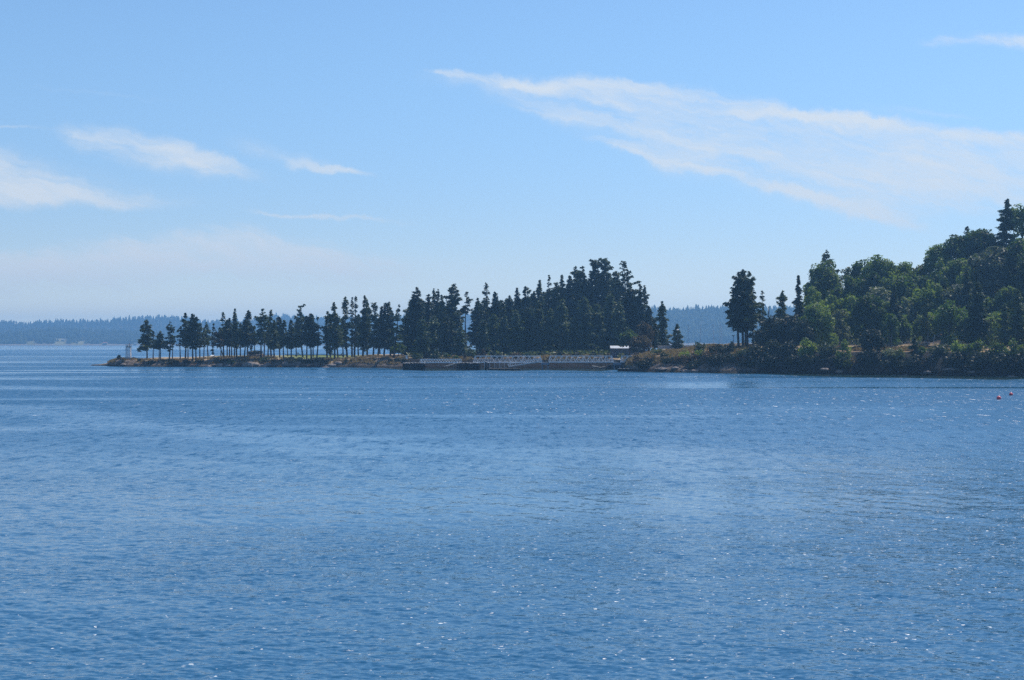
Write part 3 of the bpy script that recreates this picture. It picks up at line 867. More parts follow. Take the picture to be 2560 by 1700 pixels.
# ---- the open point: (foot px, d, top row, crown width px, crown base row, style, lean px, label)
for a in [
    (368, 30, 799, 36, 874, 'bushy', -2, 'first fir from the light tower, broad ragged crown hanging over to the left'),
    (382.5, 20, 826, 16, 862, 'sparse', 0, 'thin-stemmed fir squeezed behind the first broad fir by the light tower'),
    (401, 9, 830, 30, 873, 'flat', -1, 'short round flat-topped fir just right of the first broad fir'),
    (397.5, 16, 834, 18, 866, 'flat', 0, 'slender stem twinned with the short flat-topped fir'),
    (422.5, 10, 801, 29, 876, 'sparse', 2, 'gappy pointed fir standing alone after the short flat-topped fir'),
    (431, 45, 836, 12, 862, 'sparse', 0, 'very thin bare-stemmed fir right beside the gappy pointed fir'),
    (451, 12, 815, 22, 866, 'sparse', 0, 'low half-bare fir leaning against the tall pointed fir'),
    (463, 12, 783, 34, 868, 'fir', -4, 'tall pointed fir with a leaning trunk, third tall one from the tower'),
    (470, 70, 812, 18, 865, 'old', 0, 'thin dark fir filling the gap behind the leaning pointed fir'),
    (482, 8, 785.5, 34, 867, 'bushy', -1, 'dense dark fir with a double tip and long straight bare trunk'),
    (490, 6, 793, 26, 872, 'old', 1, 'darker fir pressed against the dense double-tipped fir'),
    (499.5, 24, 808, 24, 866, 'old', 0, 'blunt fir right of the dense double-tipped fir'),
    (509, 26, 818, 20, 868, 'sparse', 1, 'thin fir on two-coloured stem before the white information panel'),
    (520, 90, 806, 24, 862, 'fir', -3, 'pointed fir with leaning foot at the back edge of the grass'),
    (533, 44, 807, 17, 882, 'sparse', 0, 'small slim fir skirted nearly to the ground behind the white panel'),
    (552, 60, 818, 22, 860, 'old', -2, 'thin ragged fir behind the strongly leaning tree'),
    (559.5, 12, 780, 28, 863, 'sparse', -2, 'tall open-branched fir rising from beside the foot of the leaning tree'),
    (568, 50, 800, 22, 862, 'old', 0, 'dark fir wedged between two taller ones right of the leaning tree'),
    (573.5, 14, 796, 26, 864, 'old', 1, 'full-crowned fir with straight bare trunk near the bank bushes'),
    (579, 60, 806, 18, 862, 'old', 0, 'slender fir behind the narrow steeple-like fir'),
    (586, 50, 790, 20, 866, 'old', 0, 'dark slim fir hugging the left side of the steeple-like fir'),
    (592, 9, 771.5, 24, 870, 'fir', -2, 'narrow steeple-like fir, tallest of the left half of the point'),
    (601, 40, 806, 22, 868, 'old', 1, 'low dark fir right of the steeple-like fir'),
    (610.5, 9, 797, 30, 866, 'bushy', 3, 'thick-trunked dark fir with a low heavy crown'),
    (619, 30, 776, 30, 864, 'fir', 5, 'tall fir with a pointed tip over the dark domed tree'),
    (625.5, 12, 812, 24, 870, 'old', 3, 'drooping fir in front of the dark domed tree'),
    (637, 60, 812, 18, 862, 'sparse', 0, 'thin trunk fir straight above the dark domed tree'),
    (652.5, 9, 773, 30, 860, 'flat', 4, 'fir with a bent blunt top and a long limb reaching left'),
    (660, 20, 792, 22, 858, 'sparse', 2, 'open fir right of the bent-topped fir'),
    (669.5, 40, 798, 22, 862, 'old', 4, 'dark fir over the wooden rail fence'),
    (678, 30, 774.5, 24, 868, 'fir', 0, 'slim pointed fir standing by the wooden rail fence'),
    (685, 14, 800, 24, 876, 'old', 0, 'bushy low-skirted fir at the right end of the rail fence'),
    (699.5, 40, 792, 28, 872, 'bushy', 0, 'rounded dark fir at the left edge of the green lawn'),
    (709, 8, 800, 24, 862, 'old', 0, 'fir with a bare straight trunk at the lawn left end'),
    (719.5, 100, 822, 20, 866, 'sparse', -6, 'leaning thin fir on the back edge of the green lawn'),
    (728, 8, 799, 26, 872, 'old', -1, 'leafy fir whose trunk foot stands low on the bank'),
    (741, 90, 806, 30, 866, 'bushy', 0, 'broad dark fir behind the log tripod'),
    (757, 75, 766, 34, 862, 'flat', -4, 'fir with a forked antler-like top over the lawn'),
    (766.5, 12, 790, 28, 858, 'old', 0, 'fir with twin bare stems in the middle of the lawn'),
    (778, 9, 784, 38, 866, 'bushy', 1, 'thick-trunked broad fir with a flat wide crown over the lawn'),
    (791.5, 9, 792, 26, 860, 'sparse', 4, 'fir with right-reaching tufted limbs at the lawn right part'),
    (783, 80, 800, 22, 866, 'old', 0, 'dark fir hidden behind the thick-trunked broad fir'),
    (818, 10, 778, 26, 876, 'fir', 3, 'lower shoulder fir left of the tall bright-topped fir'),
    (826, 16, 786, 24, 882, 'bushy', 0, 'dark low-hanging fir below the tall bright-topped fir'),
    (836.5, 9, 756.5, 38, 870, 'fir', 1, 'tall bright-topped pointed fir at the right end of the lawn'),
    (845, 15, 792, 24, 868, 'old', -3, 'fir with a kinked leaning stem right of the tall bright-topped fir'),
    (868, 40, 742, 26, 872, 'flat', -1, 'fir with a blunt top-heavy crown, left of a twin-tipped pair'),
    (880, 50, 743, 20, 868, 'sparse', 0, 'left half of the twin-tipped slim firs'),
    (886, 44, 741, 22, 868, 'sparse', 0, 'right half of the twin-tipped slim firs'),
    (907, 30, 738.5, 34, 876, 'fir', 5, 'dark fir with a neat pointed top above the dry grass'),
    (918, 38, 756, 32, 870, 'bushy', 3, 'thick-trunked spreading fir behind the dry grass hump'),
    (933, 30, 757, 30, 868, 'flat', 6, 'ragged fir with a left-hooked tip'),
    (944.5, 34, 766, 26, 868, 'old', 8, 'slim fir just left of the hooked pair of tips'),
    (960, 36, 759, 36, 870, 'flat', 3, 'fir with a two-pronged top above the tan grass hump'),
    (976, 40, 770, 34, 876, 'bushy', 0, 'heavy rounded fir right of the two-pronged fir'),
    (984, 14, 762, 26, 872, 'sparse', 14, 'fir whose dead tip leans out to the right into a gap of sky'),
    (896, 70, 786, 34, 866, 'bushy', 0, 'dark filling fir behind the twin-tipped slim firs'),
    (950, 80, 790, 40, 870, 'bushy', 0, 'dark filling fir behind the two-pronged fir'),
    (858, 60, 795, 30, 866, 'old', 0, 'dark fir at the right back corner of the lawn'),
]:
    plant_fir(*a[:6], lean=a[6], label=a[7], group=G_PARK)

# the leaning tree
plant_fir(560, 10, 828, 30, 866, 'flat', 'strongly leaning tree with a brownish crown propped against its tall neighbour', lean=-20, mat=M_BROWNLEAF, group=G_PARK, name='leaning_tree', cat='leaning tree')
# dark domed tree
plant_broad(638, 55, 877, 36, 886, M_DARKSHRUB, 'low dark umbrella-shaped tree with a short trunk on the grass', .28, 1.2, name='domed_tree')
plant_broad(996, 24, 858, 36, 886, M_MAPLE, 'small light green leafy tree in the gap left of the wood', .30, .8, group=None)

# ---- the dense wood behind the gangways
WOOD_W = 1.16
for a in [
    (1036, 40, 718, 54, 884, 'fir', 6, 'tall pointed fir at the left end of the wood'),
    (1016, 50, 772, 40, 884, 'bushy', 4, 'shorter fir with long left limbs at the wood left edge'),
    (1068, 60, 734, 34, 870, 'fir', 0, 'pointed fir second from the left end of the wood'),
    (1085, 70, 721, 28, 860, 'fir', 0, 'slim pointed fir, left one of a close pair of tips'),
    (1093, 66, 723.5, 24, 860, 'fir', 0, 'slim pointed fir, right one of a close pair of tips'),
    (1105, 55, 737, 28, 870, 'fir', 0, 'dark fir between the close pair of tips and the flat-topped giant'),
    (1133, 60, 711, 42, 850, 'flat', 0, 'flat-topped giant with loose layered limbs over the low gangway'),
    (1120, 30, 790, 40, 884, 'bushy', 0, 'low bushy fir under the flat-topped giant'),
    (1166, 50, 729, 26, 786, 'sparse', 0, 'lone slender fir with a high crown and bare stem in the sky gap'),
    (1163, 34, 846, 30, 884, 'sparse', 0, 'short straggly fir at the foot of the lone slender fir'),
    (1192, 60, 745, 40, 866, 'fir', 0, 'fir with drooping left limbs at the right side of the sky gap'),
    (1213, 64, 707, 32, 850, 'sparse', 0, 'slim spire-topped fir right of the sky gap'),
    (1236, 60, 730, 40, 866, 'fir', 0, 'broad fir with a blunt tip right of the slim spire'),
    (1256, 70, 752, 34, 866, 'bushy', 0, 'low dark fir in the dip of the tree line'),
    (1272, 62, 739, 34, 870, 'fir', 0, 'pointed fir right of the dip in the tree line'),
    (1292.5, 72, 719.5, 28, 860, 'fir', 0, 'slender fir at the start of the rising tree line'),
    (1313, 74, 716, 40, 860, 'old', 0, 'blunt full fir on the rising tree line'),
    (1334, 80, 728, 34, 860, 'old', 0, 'dark fir tucked between the blunt full fir and the smooth cone'),
    (1351, 80, 700, 34, 850, 'cone', 0, 'smooth dark cone-topped fir on the rising tree line'),
    (1374.5, 84, 688.5, 30, 850, 'sparse', 0, 'fir with a thin needle-like spire on the rising tree line'),
    (1389, 84, 706, 30, 850, 'old', 0, 'dark fir right of the needle-like spire'),
    (1405, 86, 687.5, 36, 850, 'fir', 0, 'pointed fir halfway up the rising tree line'),
    (1421, 86, 689, 32, 850, 'old', 0, 'dark rounded fir left of the two bushy tips'),
    (1439, 90, 666, 34, 840, 'old', 0, 'tall fir, left one of two bushy tips'),
    (1457, 92, 664, 34, 840, 'old', 0, 'tall fir, right one of two bushy tips'),
    (1474, 92, 690, 32, 840, 'old', 0, 'dark fir in the notch before the highest trees'),
    (1489, 94, 649.5, 44, 800, 'flat', 0, 'very tall fir with wide flat layered limbs, left of the two highest'),
    (1515.5, 96, 645.5, 42, 800, 'flat', 0, 'highest fir of the whole wood with tiered limbs'),
    (1537, 92, 678, 38, 830, 'old', 0, 'fir filling the shoulder right of the highest fir'),
    (1561, 90, 653, 48, 740, 'sparse', 0, 'gaunt half-dead giant with bare tiered limbs at the wood right shoulder'),
    (1576, 94, 722, 56, 862, 'bushy', 0, 'dense rounded fir below the gaunt half-dead giant'),
    (1600, 102, 709.5, 34, 850, 'fir', 1, 'left one of the twin firs at the wood right end'),
    (1611, 106, 713.5, 30, 850, 'fir', -1, 'right one of the twin firs at the wood right end'),
    (1622, 98, 765, 46, 862, 'cone', 0, 'lower fir skirting the foot of the twin firs'),
    (1654, 70, 754, 40, 876, 'cone', 0, 'separate neat cone-shaped fir right of the wood'),
    (1637, 58, 800, 20, 868, 'old', 0, 'narrow ivy-dark tree left of the neat cone-shaped fir'),
    (1692, 58, 811, 32, 872, 'cone', 0, 'small fir by the grey wall with a lamp showing through it'),
]:
    plant_fir(*a[:3], a[3] * WOOD_W, *a[4:6], lean=a[6], label=a[7], group=G_WOOD)
for a in [
    (1052, 22, 800, 40, 890, 'paler lower fir in front of the tall pointed fir at the wood left end'),
    (1083, 30, 790, 36, 886, 'paler lower fir behind the left half of the low gangway'),
    (1150, 26, 815, 34, 886, 'paler low fir behind the right end of the low gangway'),
    (1208, 28, 800, 40, 888, 'paler lower fir behind the left end of the big truss'),
    (1233, 32, 785, 36, 886, 'paler lower fir above the left third of the big truss'),
    (1262, 34, 790, 36, 884, 'paler lower fir above the middle of the big truss'),
    (1289, 34, 776, 38, 884, 'paler lower fir above the ramp foot'),
    (1318, 36, 768, 40, 884, 'paler lower fir above the right third of the big truss'),
    (1348, 36, 752, 40, 884, 'paler fir above the right end of the big truss'),
    (1378, 38, 772, 38, 884, 'paler fir above the gap between the two big trusses'),
    (1408, 40, 748, 42, 884, 'paler fir above the left end of the second truss'),
    (1436, 38, 790, 40, 884, 'paler low fir above the middle of the second truss'),
    (1462, 40, 742, 44, 880, 'paler fir above the right half of the second truss'),
    (1492, 44, 760, 46, 880, 'paler fir left of the white-roofed shed'),
    (1522, 52, 735, 48, 880, 'paler fir behind the left half of the white-roofed shed'),
    (1548, 54, 755, 44, 872, 'paler fir behind the middle of the white-roofed shed'),
]:
    plant_fir(a[0], a[1], a[2], a[3], a[4], 'bushy', a[5], mat=M_FIRPALE, group=G_WOOD)
for px in range(1030, 1600, 30):
    if abs(px - 1166) < 22: continue
    plant_fir(px + (px * 7) % 11, 118 + (px * 13) % 24, np.interp(px, [1030, 1150, 1300, 1440, 1520, 1600], [757, 757, 748, 700, 682, 745]), 62, 870, 'old',
              'one of the dark firs buried deep in the solid mass of the wood', group='firs buried in the wood')

# madrona pair over the shed, undergrowth under the wood
plant_broad(1612, 46, 804, 42, 864, M_BROWNLEAF, 'brownish round-crowned tree over the right end of the shed', .36, 1.0, bark=M_BARKRED)
plant_broad(1574, 44, 827, 50, 868, M_MAPLE, 'spreading grey-green tree leaning over the shed roof', .36, 1.0, bark=M_BARKRED)
plant_broad(1604, 40, 840, 56, 884, M_BROWNLEAF, 'low brown bushy tree beside the shed wire fence', .32, .9, bark=M_BARKRED)
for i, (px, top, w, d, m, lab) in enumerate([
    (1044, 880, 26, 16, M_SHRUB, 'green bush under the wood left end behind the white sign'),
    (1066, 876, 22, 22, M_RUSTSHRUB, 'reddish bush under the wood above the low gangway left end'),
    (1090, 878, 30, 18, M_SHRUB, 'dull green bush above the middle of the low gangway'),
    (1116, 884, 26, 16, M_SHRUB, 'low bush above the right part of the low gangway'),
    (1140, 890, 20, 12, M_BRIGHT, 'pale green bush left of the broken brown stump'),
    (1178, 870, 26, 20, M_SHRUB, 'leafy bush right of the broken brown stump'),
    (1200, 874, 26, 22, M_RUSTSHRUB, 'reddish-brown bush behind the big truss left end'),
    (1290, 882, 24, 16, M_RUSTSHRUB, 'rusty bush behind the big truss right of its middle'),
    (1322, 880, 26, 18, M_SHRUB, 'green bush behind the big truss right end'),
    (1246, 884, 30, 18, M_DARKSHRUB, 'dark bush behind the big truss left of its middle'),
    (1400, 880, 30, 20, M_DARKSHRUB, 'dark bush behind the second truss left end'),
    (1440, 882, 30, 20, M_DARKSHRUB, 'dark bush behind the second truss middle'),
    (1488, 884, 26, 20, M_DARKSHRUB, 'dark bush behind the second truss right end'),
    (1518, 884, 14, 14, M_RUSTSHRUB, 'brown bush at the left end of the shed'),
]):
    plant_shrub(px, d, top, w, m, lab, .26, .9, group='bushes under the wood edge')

# ---- shrubs of the left bank
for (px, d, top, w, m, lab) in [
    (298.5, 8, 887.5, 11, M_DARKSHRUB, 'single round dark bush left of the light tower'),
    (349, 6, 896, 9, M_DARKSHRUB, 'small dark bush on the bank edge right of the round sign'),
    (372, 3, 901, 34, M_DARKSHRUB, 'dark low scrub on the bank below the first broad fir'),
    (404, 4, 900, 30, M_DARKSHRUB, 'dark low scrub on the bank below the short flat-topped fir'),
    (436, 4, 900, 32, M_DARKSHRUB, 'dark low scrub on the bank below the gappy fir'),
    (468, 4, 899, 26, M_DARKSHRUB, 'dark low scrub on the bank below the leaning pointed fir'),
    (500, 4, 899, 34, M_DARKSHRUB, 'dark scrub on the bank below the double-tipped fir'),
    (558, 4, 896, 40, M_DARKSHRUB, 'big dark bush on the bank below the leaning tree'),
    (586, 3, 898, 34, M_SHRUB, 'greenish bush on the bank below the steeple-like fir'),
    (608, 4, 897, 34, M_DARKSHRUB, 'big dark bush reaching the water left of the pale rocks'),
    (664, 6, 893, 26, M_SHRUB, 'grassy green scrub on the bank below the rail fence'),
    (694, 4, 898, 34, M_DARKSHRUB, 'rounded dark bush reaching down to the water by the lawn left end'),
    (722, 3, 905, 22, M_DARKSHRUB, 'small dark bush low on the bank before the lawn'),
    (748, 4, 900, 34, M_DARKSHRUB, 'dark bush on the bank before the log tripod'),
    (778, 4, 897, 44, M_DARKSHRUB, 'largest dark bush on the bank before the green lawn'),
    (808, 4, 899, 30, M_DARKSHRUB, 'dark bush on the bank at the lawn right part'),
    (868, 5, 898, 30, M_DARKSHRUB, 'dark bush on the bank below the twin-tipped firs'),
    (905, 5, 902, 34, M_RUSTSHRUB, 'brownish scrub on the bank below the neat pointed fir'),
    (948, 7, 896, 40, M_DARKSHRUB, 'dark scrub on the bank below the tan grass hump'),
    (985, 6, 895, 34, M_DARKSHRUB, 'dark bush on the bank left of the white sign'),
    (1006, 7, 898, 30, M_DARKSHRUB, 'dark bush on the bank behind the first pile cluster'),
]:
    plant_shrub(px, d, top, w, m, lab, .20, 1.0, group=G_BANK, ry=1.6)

# ---- the headland: isolated firs, shrubs on its slope
for a in [
    (1847, 24, 680, 62, 826, 'fir', 0, 'left fir of the tall bare-legged clump on the isthmus', M_FIR),
    (1857.5, 28, 673.5, 72, 824, 'fir', 2, 'tallest middle fir of the bare-legged clump on the isthmus', M_FIR),
    (1864, 34, 696, 60, 818, 'old', 2, 'third trunk of the bare-legged clump on the isthmus', M_FIR),
    (1868.5, 26, 678.5, 66, 828, 'sparse', 6, 'right fir of the bare-legged clump on the isthmus', M_FIR),
    (1882, 30, 770, 30, 846, 'sparse', -2, 'thin trunk with hanging limbs right of the bare-legged clump', M_FIR),
    (1907, 40, 727.5, 34, 836, 'sparse', 0, 'wispy pointed fir left of the dark utility pole', M_FIRPALE),
    (1957, 36, 726, 44, 880, 'fir', 0, 'pale feathery fir right of the dark utility pole', M_FIRPALE),
    (1995, 44, 688.5, 36, 870, 'cone', 0, 'narrow dark fir with two stray left limbs', M_FIR),
    (2066, 110, 624, 50, 740, 'sparse', 0, 'fir poking its open tip above the first rounded crown', M_FIR),
]:
    plant_fir(*a[:6], lean=a[6], label=a[7], mat=a[8], group=G_HILL)

for a in [
    # px, d, top, width, base, mat, leaf, label
    (2044, 26, 760, 78, 872, M_BRIGHT, .40, 'sunlit round green tree right of the narrow dark fir'),
    (2062, 90, 655, 84, 800, M_MAPLE, .46, 'big bright-edged crown below the open fir tip'),
    (2030, 60, 720, 60, 830, M_MAPLE, .44, 'dark leafy tree between the narrow fir and the big bright-edged crown'),
    (2101, 40, 774, 40, 850, M_GREYLEAF, .36, 'small grey-leaved tree left of the fence'),
    (2114, 100, 668, 30, 760, M_GREYLEAF, .34, 'thin see-through tree in the notch of the skyline'),
    (2150, 105, 652, 56, 760, M_MAPLE, .46, 'left half of the first broad dome on the skyline'),
    (2192, 100, 641, 76, 780, M_MAPLE, .48, 'tallest broad dome-shaped maple left of the skyline dip'),
    (2236, 105, 662, 60, 770, M_MAPLE, .46, 'right shoulder of the broad maple dome'),
    (2270, 110, 656, 60, 770, M_MAPLE, .44, 'rounded tree in the skyline dip'),
    (2300, 112, 664, 46, 770, M_GREYLEAF, .42, 'greyish tree at the right end of the skyline dip'),
    (2345, 112, 612, 66, 740, M_MAPLE, .48, 'rounded maple starting the steep skyline climb'),
    (2352, 90, 646, 52, 720, M_MAPLE, .46, 'darker maple below the start of the skyline climb'),
    (2398, 116, 590, 76, 720, M_MAPLE, .50, 'broad maple halfway up the skyline climb'),
    (2446, 118, 575, 70, 700, M_MAPLE, .50, 'maple with a yellow-green top under the skyline firs'),
    (2478, 118, 590, 56, 720, M_MAPLE, .48, 'dark maple below the big skyline fir'),
    (2556, 120, 512, 60, 700, M_MAPLE, .48, 'leafy tree cut by the right edge at the hill top'),
    (2480, 84, 620, 100, 770, M_GREYLEAF, .50, 'largest pale silvery maple high on the hill'),
    (2540, 84, 604, 70, 760, M_MAPLE, .50, 'dark maple by the right edge below the hill top'),
    (2430, 82, 664, 60, 790, M_MAPLE, .46, 'shadowed maple left of the largest silvery maple'),
    (2172, 34, 738, 76, 868, M_MAPLE, .44, 'leafy tree rising from behind the ivy-covered column'),
    (2210, 44, 756, 60, 850, M_MAPLE, .42, 'mid-green tree left of the grey twiggy tree'),
    (2262, 56, 744, 46, 830, M_GREYLEAF, .36, 'grey twiggy tree with thin leaves above the fence'),
    (2226, 32, 786, 44, 832, M_BRIGHT, .36, 'low bright tree right above the fence'),
    (2332, 62, 702, 52, 800, M_MAPLE, .44, 'round tree with a yellowish left side mid-hill'),
    (2296, 64, 722, 36, 790, M_BRIGHT, .40, 'yellow-green tree mid-hill left of the round one'),
    (2392, 64, 714, 70, 800, M_GREYLEAF, .44, 'pale round crown mid-hill under the dark hollow'),
    (2376, 36, 754, 76, 858, M_BRIGHT, .44, 'bright green round tree just above the fence right end'),
    (2318, 40, 784, 54, 860, M_MAPLE, .42, 'dark leafy tree left of the bright green round tree'),
    (2488, 36, 794, 56, 880, M_BRIGHT, .42, 'bright leafy tree between the two right-hand firs'),
    (2428, 40, 790, 50, 868, M_MAPLE, .42, 'dark leafy tree at the foot of the blue-green fir'),
    (2560, 50, 780, 60, 868, M_MAPLE, .44, 'dark leafy tree at the right edge mid-height'),
    (2522, 60, 720, 70, 820, M_MAPLE, .46, 'shadowed leafy tree behind the right-hand firs'),
    (2120, 60, 740, 60, 840, M_MAPLE, .44, 'shadowed leafy tree behind the small grey-leaved tree'),
    (2080, 60, 740, 60, 840, M_MAPLE, .44, 'shadowed leafy tree behind the sunlit round green tree'),
    (1934, 24, 792, 70, 866, M_DARKSHRUB, .38, 'dark rounded tree beneath the pale feathery fir'),
    (1975, 22, 790, 70, 872, M_DARKSHRUB, .38, 'dark leafy tree below the narrow dark fir'),
    (1908, 20, 822, 46, 880, M_DARKSHRUB, .36, 'dark low tree right of the bare-legged clump'),
    (2008, 16, 800, 50, 890, M_DARKSHRUB, .36, 'dark tree at the bank left of the pale shrubs'),
]:
    plant_broad(*a[:3], a[3] * 1.14, a[4] + .80 * (872 - min(a[4], 872)), a[5], a[7], leaf=a[6], group=G_HILL)

for a in [
    (2417, 122, 566, 30, 640, 'sparse', 'small fir poking above the skyline maples', M_FIR),
    (2517, 118, 497, 60, 680, 'fir', 'big fir standing above the hill top near the right edge', M_FIR),
    (2234, 42, 720, 44, 850, 'cone', 'dark fir between the broad maple dome and the grey twiggy tree', M_FIR),
    (2447, 24, 705, 76, 870, 'cone', 'broad blue-green fir in front of the hill, right half', M_FIRPALE),
    (2544, 18, 724, 56, 880, 'fir', 'tall feathery fir near the right edge in front of the hill', M_FIRPALE),
    (2511, 20, 758, 50, 880, 'fir', 'shorter feathery fir left of the tall right-edge fir', M_FIRPALE),
    (2320, 28, 745, 44, 846, 'sparse', 'dark bare-stemmed fir rising through the fence line', M_FIR),
    (2418, 54, 676, 46, 800, 'fir', 'dim fir spire in the dark hollow mid-hill', M_FIR),
    (2560, 60, 640, 60, 800, 'old', 'dark fir hugging the right edge mid-hill', M_FIR),
]:
    plant_fir(a[0], a[1], a[2], a[3], a[4], a[5], a[6], mat=a[7], group=G_HILL)

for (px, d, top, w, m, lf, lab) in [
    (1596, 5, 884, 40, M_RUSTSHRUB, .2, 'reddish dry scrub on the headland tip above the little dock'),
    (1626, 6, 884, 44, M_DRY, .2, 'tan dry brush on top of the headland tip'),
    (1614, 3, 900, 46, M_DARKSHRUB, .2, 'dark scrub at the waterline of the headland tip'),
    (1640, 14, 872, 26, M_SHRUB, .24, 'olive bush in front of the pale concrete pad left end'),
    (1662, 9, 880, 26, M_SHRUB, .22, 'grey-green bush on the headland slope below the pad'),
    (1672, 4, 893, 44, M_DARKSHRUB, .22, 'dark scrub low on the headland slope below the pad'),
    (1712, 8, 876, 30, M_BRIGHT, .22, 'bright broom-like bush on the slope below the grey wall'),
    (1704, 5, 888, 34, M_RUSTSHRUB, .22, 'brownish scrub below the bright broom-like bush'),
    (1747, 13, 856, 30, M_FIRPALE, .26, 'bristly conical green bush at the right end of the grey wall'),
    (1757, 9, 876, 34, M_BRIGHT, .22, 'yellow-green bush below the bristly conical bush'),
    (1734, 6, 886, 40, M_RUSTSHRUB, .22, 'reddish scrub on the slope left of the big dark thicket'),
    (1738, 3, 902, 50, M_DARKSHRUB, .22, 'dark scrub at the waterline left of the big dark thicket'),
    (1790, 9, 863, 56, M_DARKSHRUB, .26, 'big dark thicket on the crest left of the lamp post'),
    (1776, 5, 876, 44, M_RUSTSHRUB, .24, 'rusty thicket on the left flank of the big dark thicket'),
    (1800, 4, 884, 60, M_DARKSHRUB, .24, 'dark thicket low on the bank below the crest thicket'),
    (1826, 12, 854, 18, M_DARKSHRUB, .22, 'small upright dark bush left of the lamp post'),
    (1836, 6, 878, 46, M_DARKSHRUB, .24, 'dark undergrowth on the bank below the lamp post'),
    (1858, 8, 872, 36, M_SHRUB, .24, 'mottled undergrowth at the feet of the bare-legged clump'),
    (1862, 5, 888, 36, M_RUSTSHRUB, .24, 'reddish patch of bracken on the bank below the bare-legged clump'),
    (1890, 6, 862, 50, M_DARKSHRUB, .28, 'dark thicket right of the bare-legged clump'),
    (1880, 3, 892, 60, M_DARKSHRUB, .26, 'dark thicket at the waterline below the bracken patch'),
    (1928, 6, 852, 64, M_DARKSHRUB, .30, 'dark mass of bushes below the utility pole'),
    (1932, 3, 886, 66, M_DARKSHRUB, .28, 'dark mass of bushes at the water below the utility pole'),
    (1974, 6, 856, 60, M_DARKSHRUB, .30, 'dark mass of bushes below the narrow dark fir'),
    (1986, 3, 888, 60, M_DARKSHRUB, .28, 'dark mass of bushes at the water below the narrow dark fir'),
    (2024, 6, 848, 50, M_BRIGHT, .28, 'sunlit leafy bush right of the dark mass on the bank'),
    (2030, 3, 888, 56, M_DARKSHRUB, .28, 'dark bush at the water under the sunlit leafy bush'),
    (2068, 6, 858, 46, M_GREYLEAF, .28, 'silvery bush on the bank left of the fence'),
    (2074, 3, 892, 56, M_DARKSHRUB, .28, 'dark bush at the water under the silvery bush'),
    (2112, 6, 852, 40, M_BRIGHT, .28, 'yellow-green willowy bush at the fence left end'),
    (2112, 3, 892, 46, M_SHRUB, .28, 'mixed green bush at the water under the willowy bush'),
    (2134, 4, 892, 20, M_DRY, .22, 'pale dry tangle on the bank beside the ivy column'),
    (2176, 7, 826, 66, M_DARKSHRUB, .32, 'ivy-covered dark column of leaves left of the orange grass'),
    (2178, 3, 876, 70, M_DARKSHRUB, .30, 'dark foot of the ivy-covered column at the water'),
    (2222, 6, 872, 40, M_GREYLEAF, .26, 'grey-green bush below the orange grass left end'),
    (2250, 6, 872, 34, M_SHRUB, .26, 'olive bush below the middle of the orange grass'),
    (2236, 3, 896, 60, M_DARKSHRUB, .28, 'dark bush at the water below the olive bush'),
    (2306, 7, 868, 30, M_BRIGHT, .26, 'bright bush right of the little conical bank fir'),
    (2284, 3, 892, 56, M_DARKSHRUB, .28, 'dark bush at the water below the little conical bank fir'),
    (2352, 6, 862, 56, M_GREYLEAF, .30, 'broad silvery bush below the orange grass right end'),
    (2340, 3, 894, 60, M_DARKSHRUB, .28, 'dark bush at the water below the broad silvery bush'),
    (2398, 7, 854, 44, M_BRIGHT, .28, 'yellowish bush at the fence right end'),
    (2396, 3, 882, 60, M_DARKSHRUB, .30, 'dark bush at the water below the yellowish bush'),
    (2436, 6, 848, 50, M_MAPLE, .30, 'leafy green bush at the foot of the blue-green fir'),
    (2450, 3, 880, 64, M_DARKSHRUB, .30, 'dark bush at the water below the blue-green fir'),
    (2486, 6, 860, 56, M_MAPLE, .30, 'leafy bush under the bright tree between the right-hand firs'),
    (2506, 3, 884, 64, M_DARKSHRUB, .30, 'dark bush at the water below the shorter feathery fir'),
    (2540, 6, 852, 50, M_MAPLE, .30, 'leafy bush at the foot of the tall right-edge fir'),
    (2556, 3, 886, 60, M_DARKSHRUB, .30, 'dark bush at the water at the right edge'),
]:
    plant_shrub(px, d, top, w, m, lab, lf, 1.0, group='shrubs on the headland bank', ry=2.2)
plant_fir(2286, 6, 841, 30, 896, 'cone', 'little conical fir on the bank below the orange grass', mat=M_FIRPALE, group=G_HILL)

# leaf litter, ferns and saplings covering the wooded slopes: nobody could count them
def undergrowth():
    rng = np.random.default_rng(5)
    n = 26000
    px = np.concatenate([rng.uniform(1880, 2680, n), rng.uniform(1010, 1560, n // 3)])
    d = np.concatenate([40 + 95 * rng.random(n), 24 + 70 * rng.random(n // 3)])
    Y = front(px) + d
    X = XY(px, Y)
    dens = vnoise(X / 5, Y / 5) + vnoise(X / 14, Y / 14)
    k = dens > -.25
    px, Y, X = px[k], Y[k], X[k]
    N = len(px)
    z = ground_z(px, Y) + rng.random(N) ** 1.5 * 1.7
    nr = unit(rng.normal(size=(N, 3)) + np.array([0, -.2, .8]))
    a = unit(np.cross(nr, rng.normal(size=(N, 3)))); b = np.cross(nr, a)
    s = rng.uniform(.25, .6, N)[:, None]
    V, Q = spray_quads(np.stack([X, Y, z], 1), a * s, b * s * .6, rng.uniform(.2, .9, N))
    tag(link('undergrowth', new_mesh('undergrowth', V, quads=Q, mat=M_SHRUB)), kind='stuff')


undergrowth()


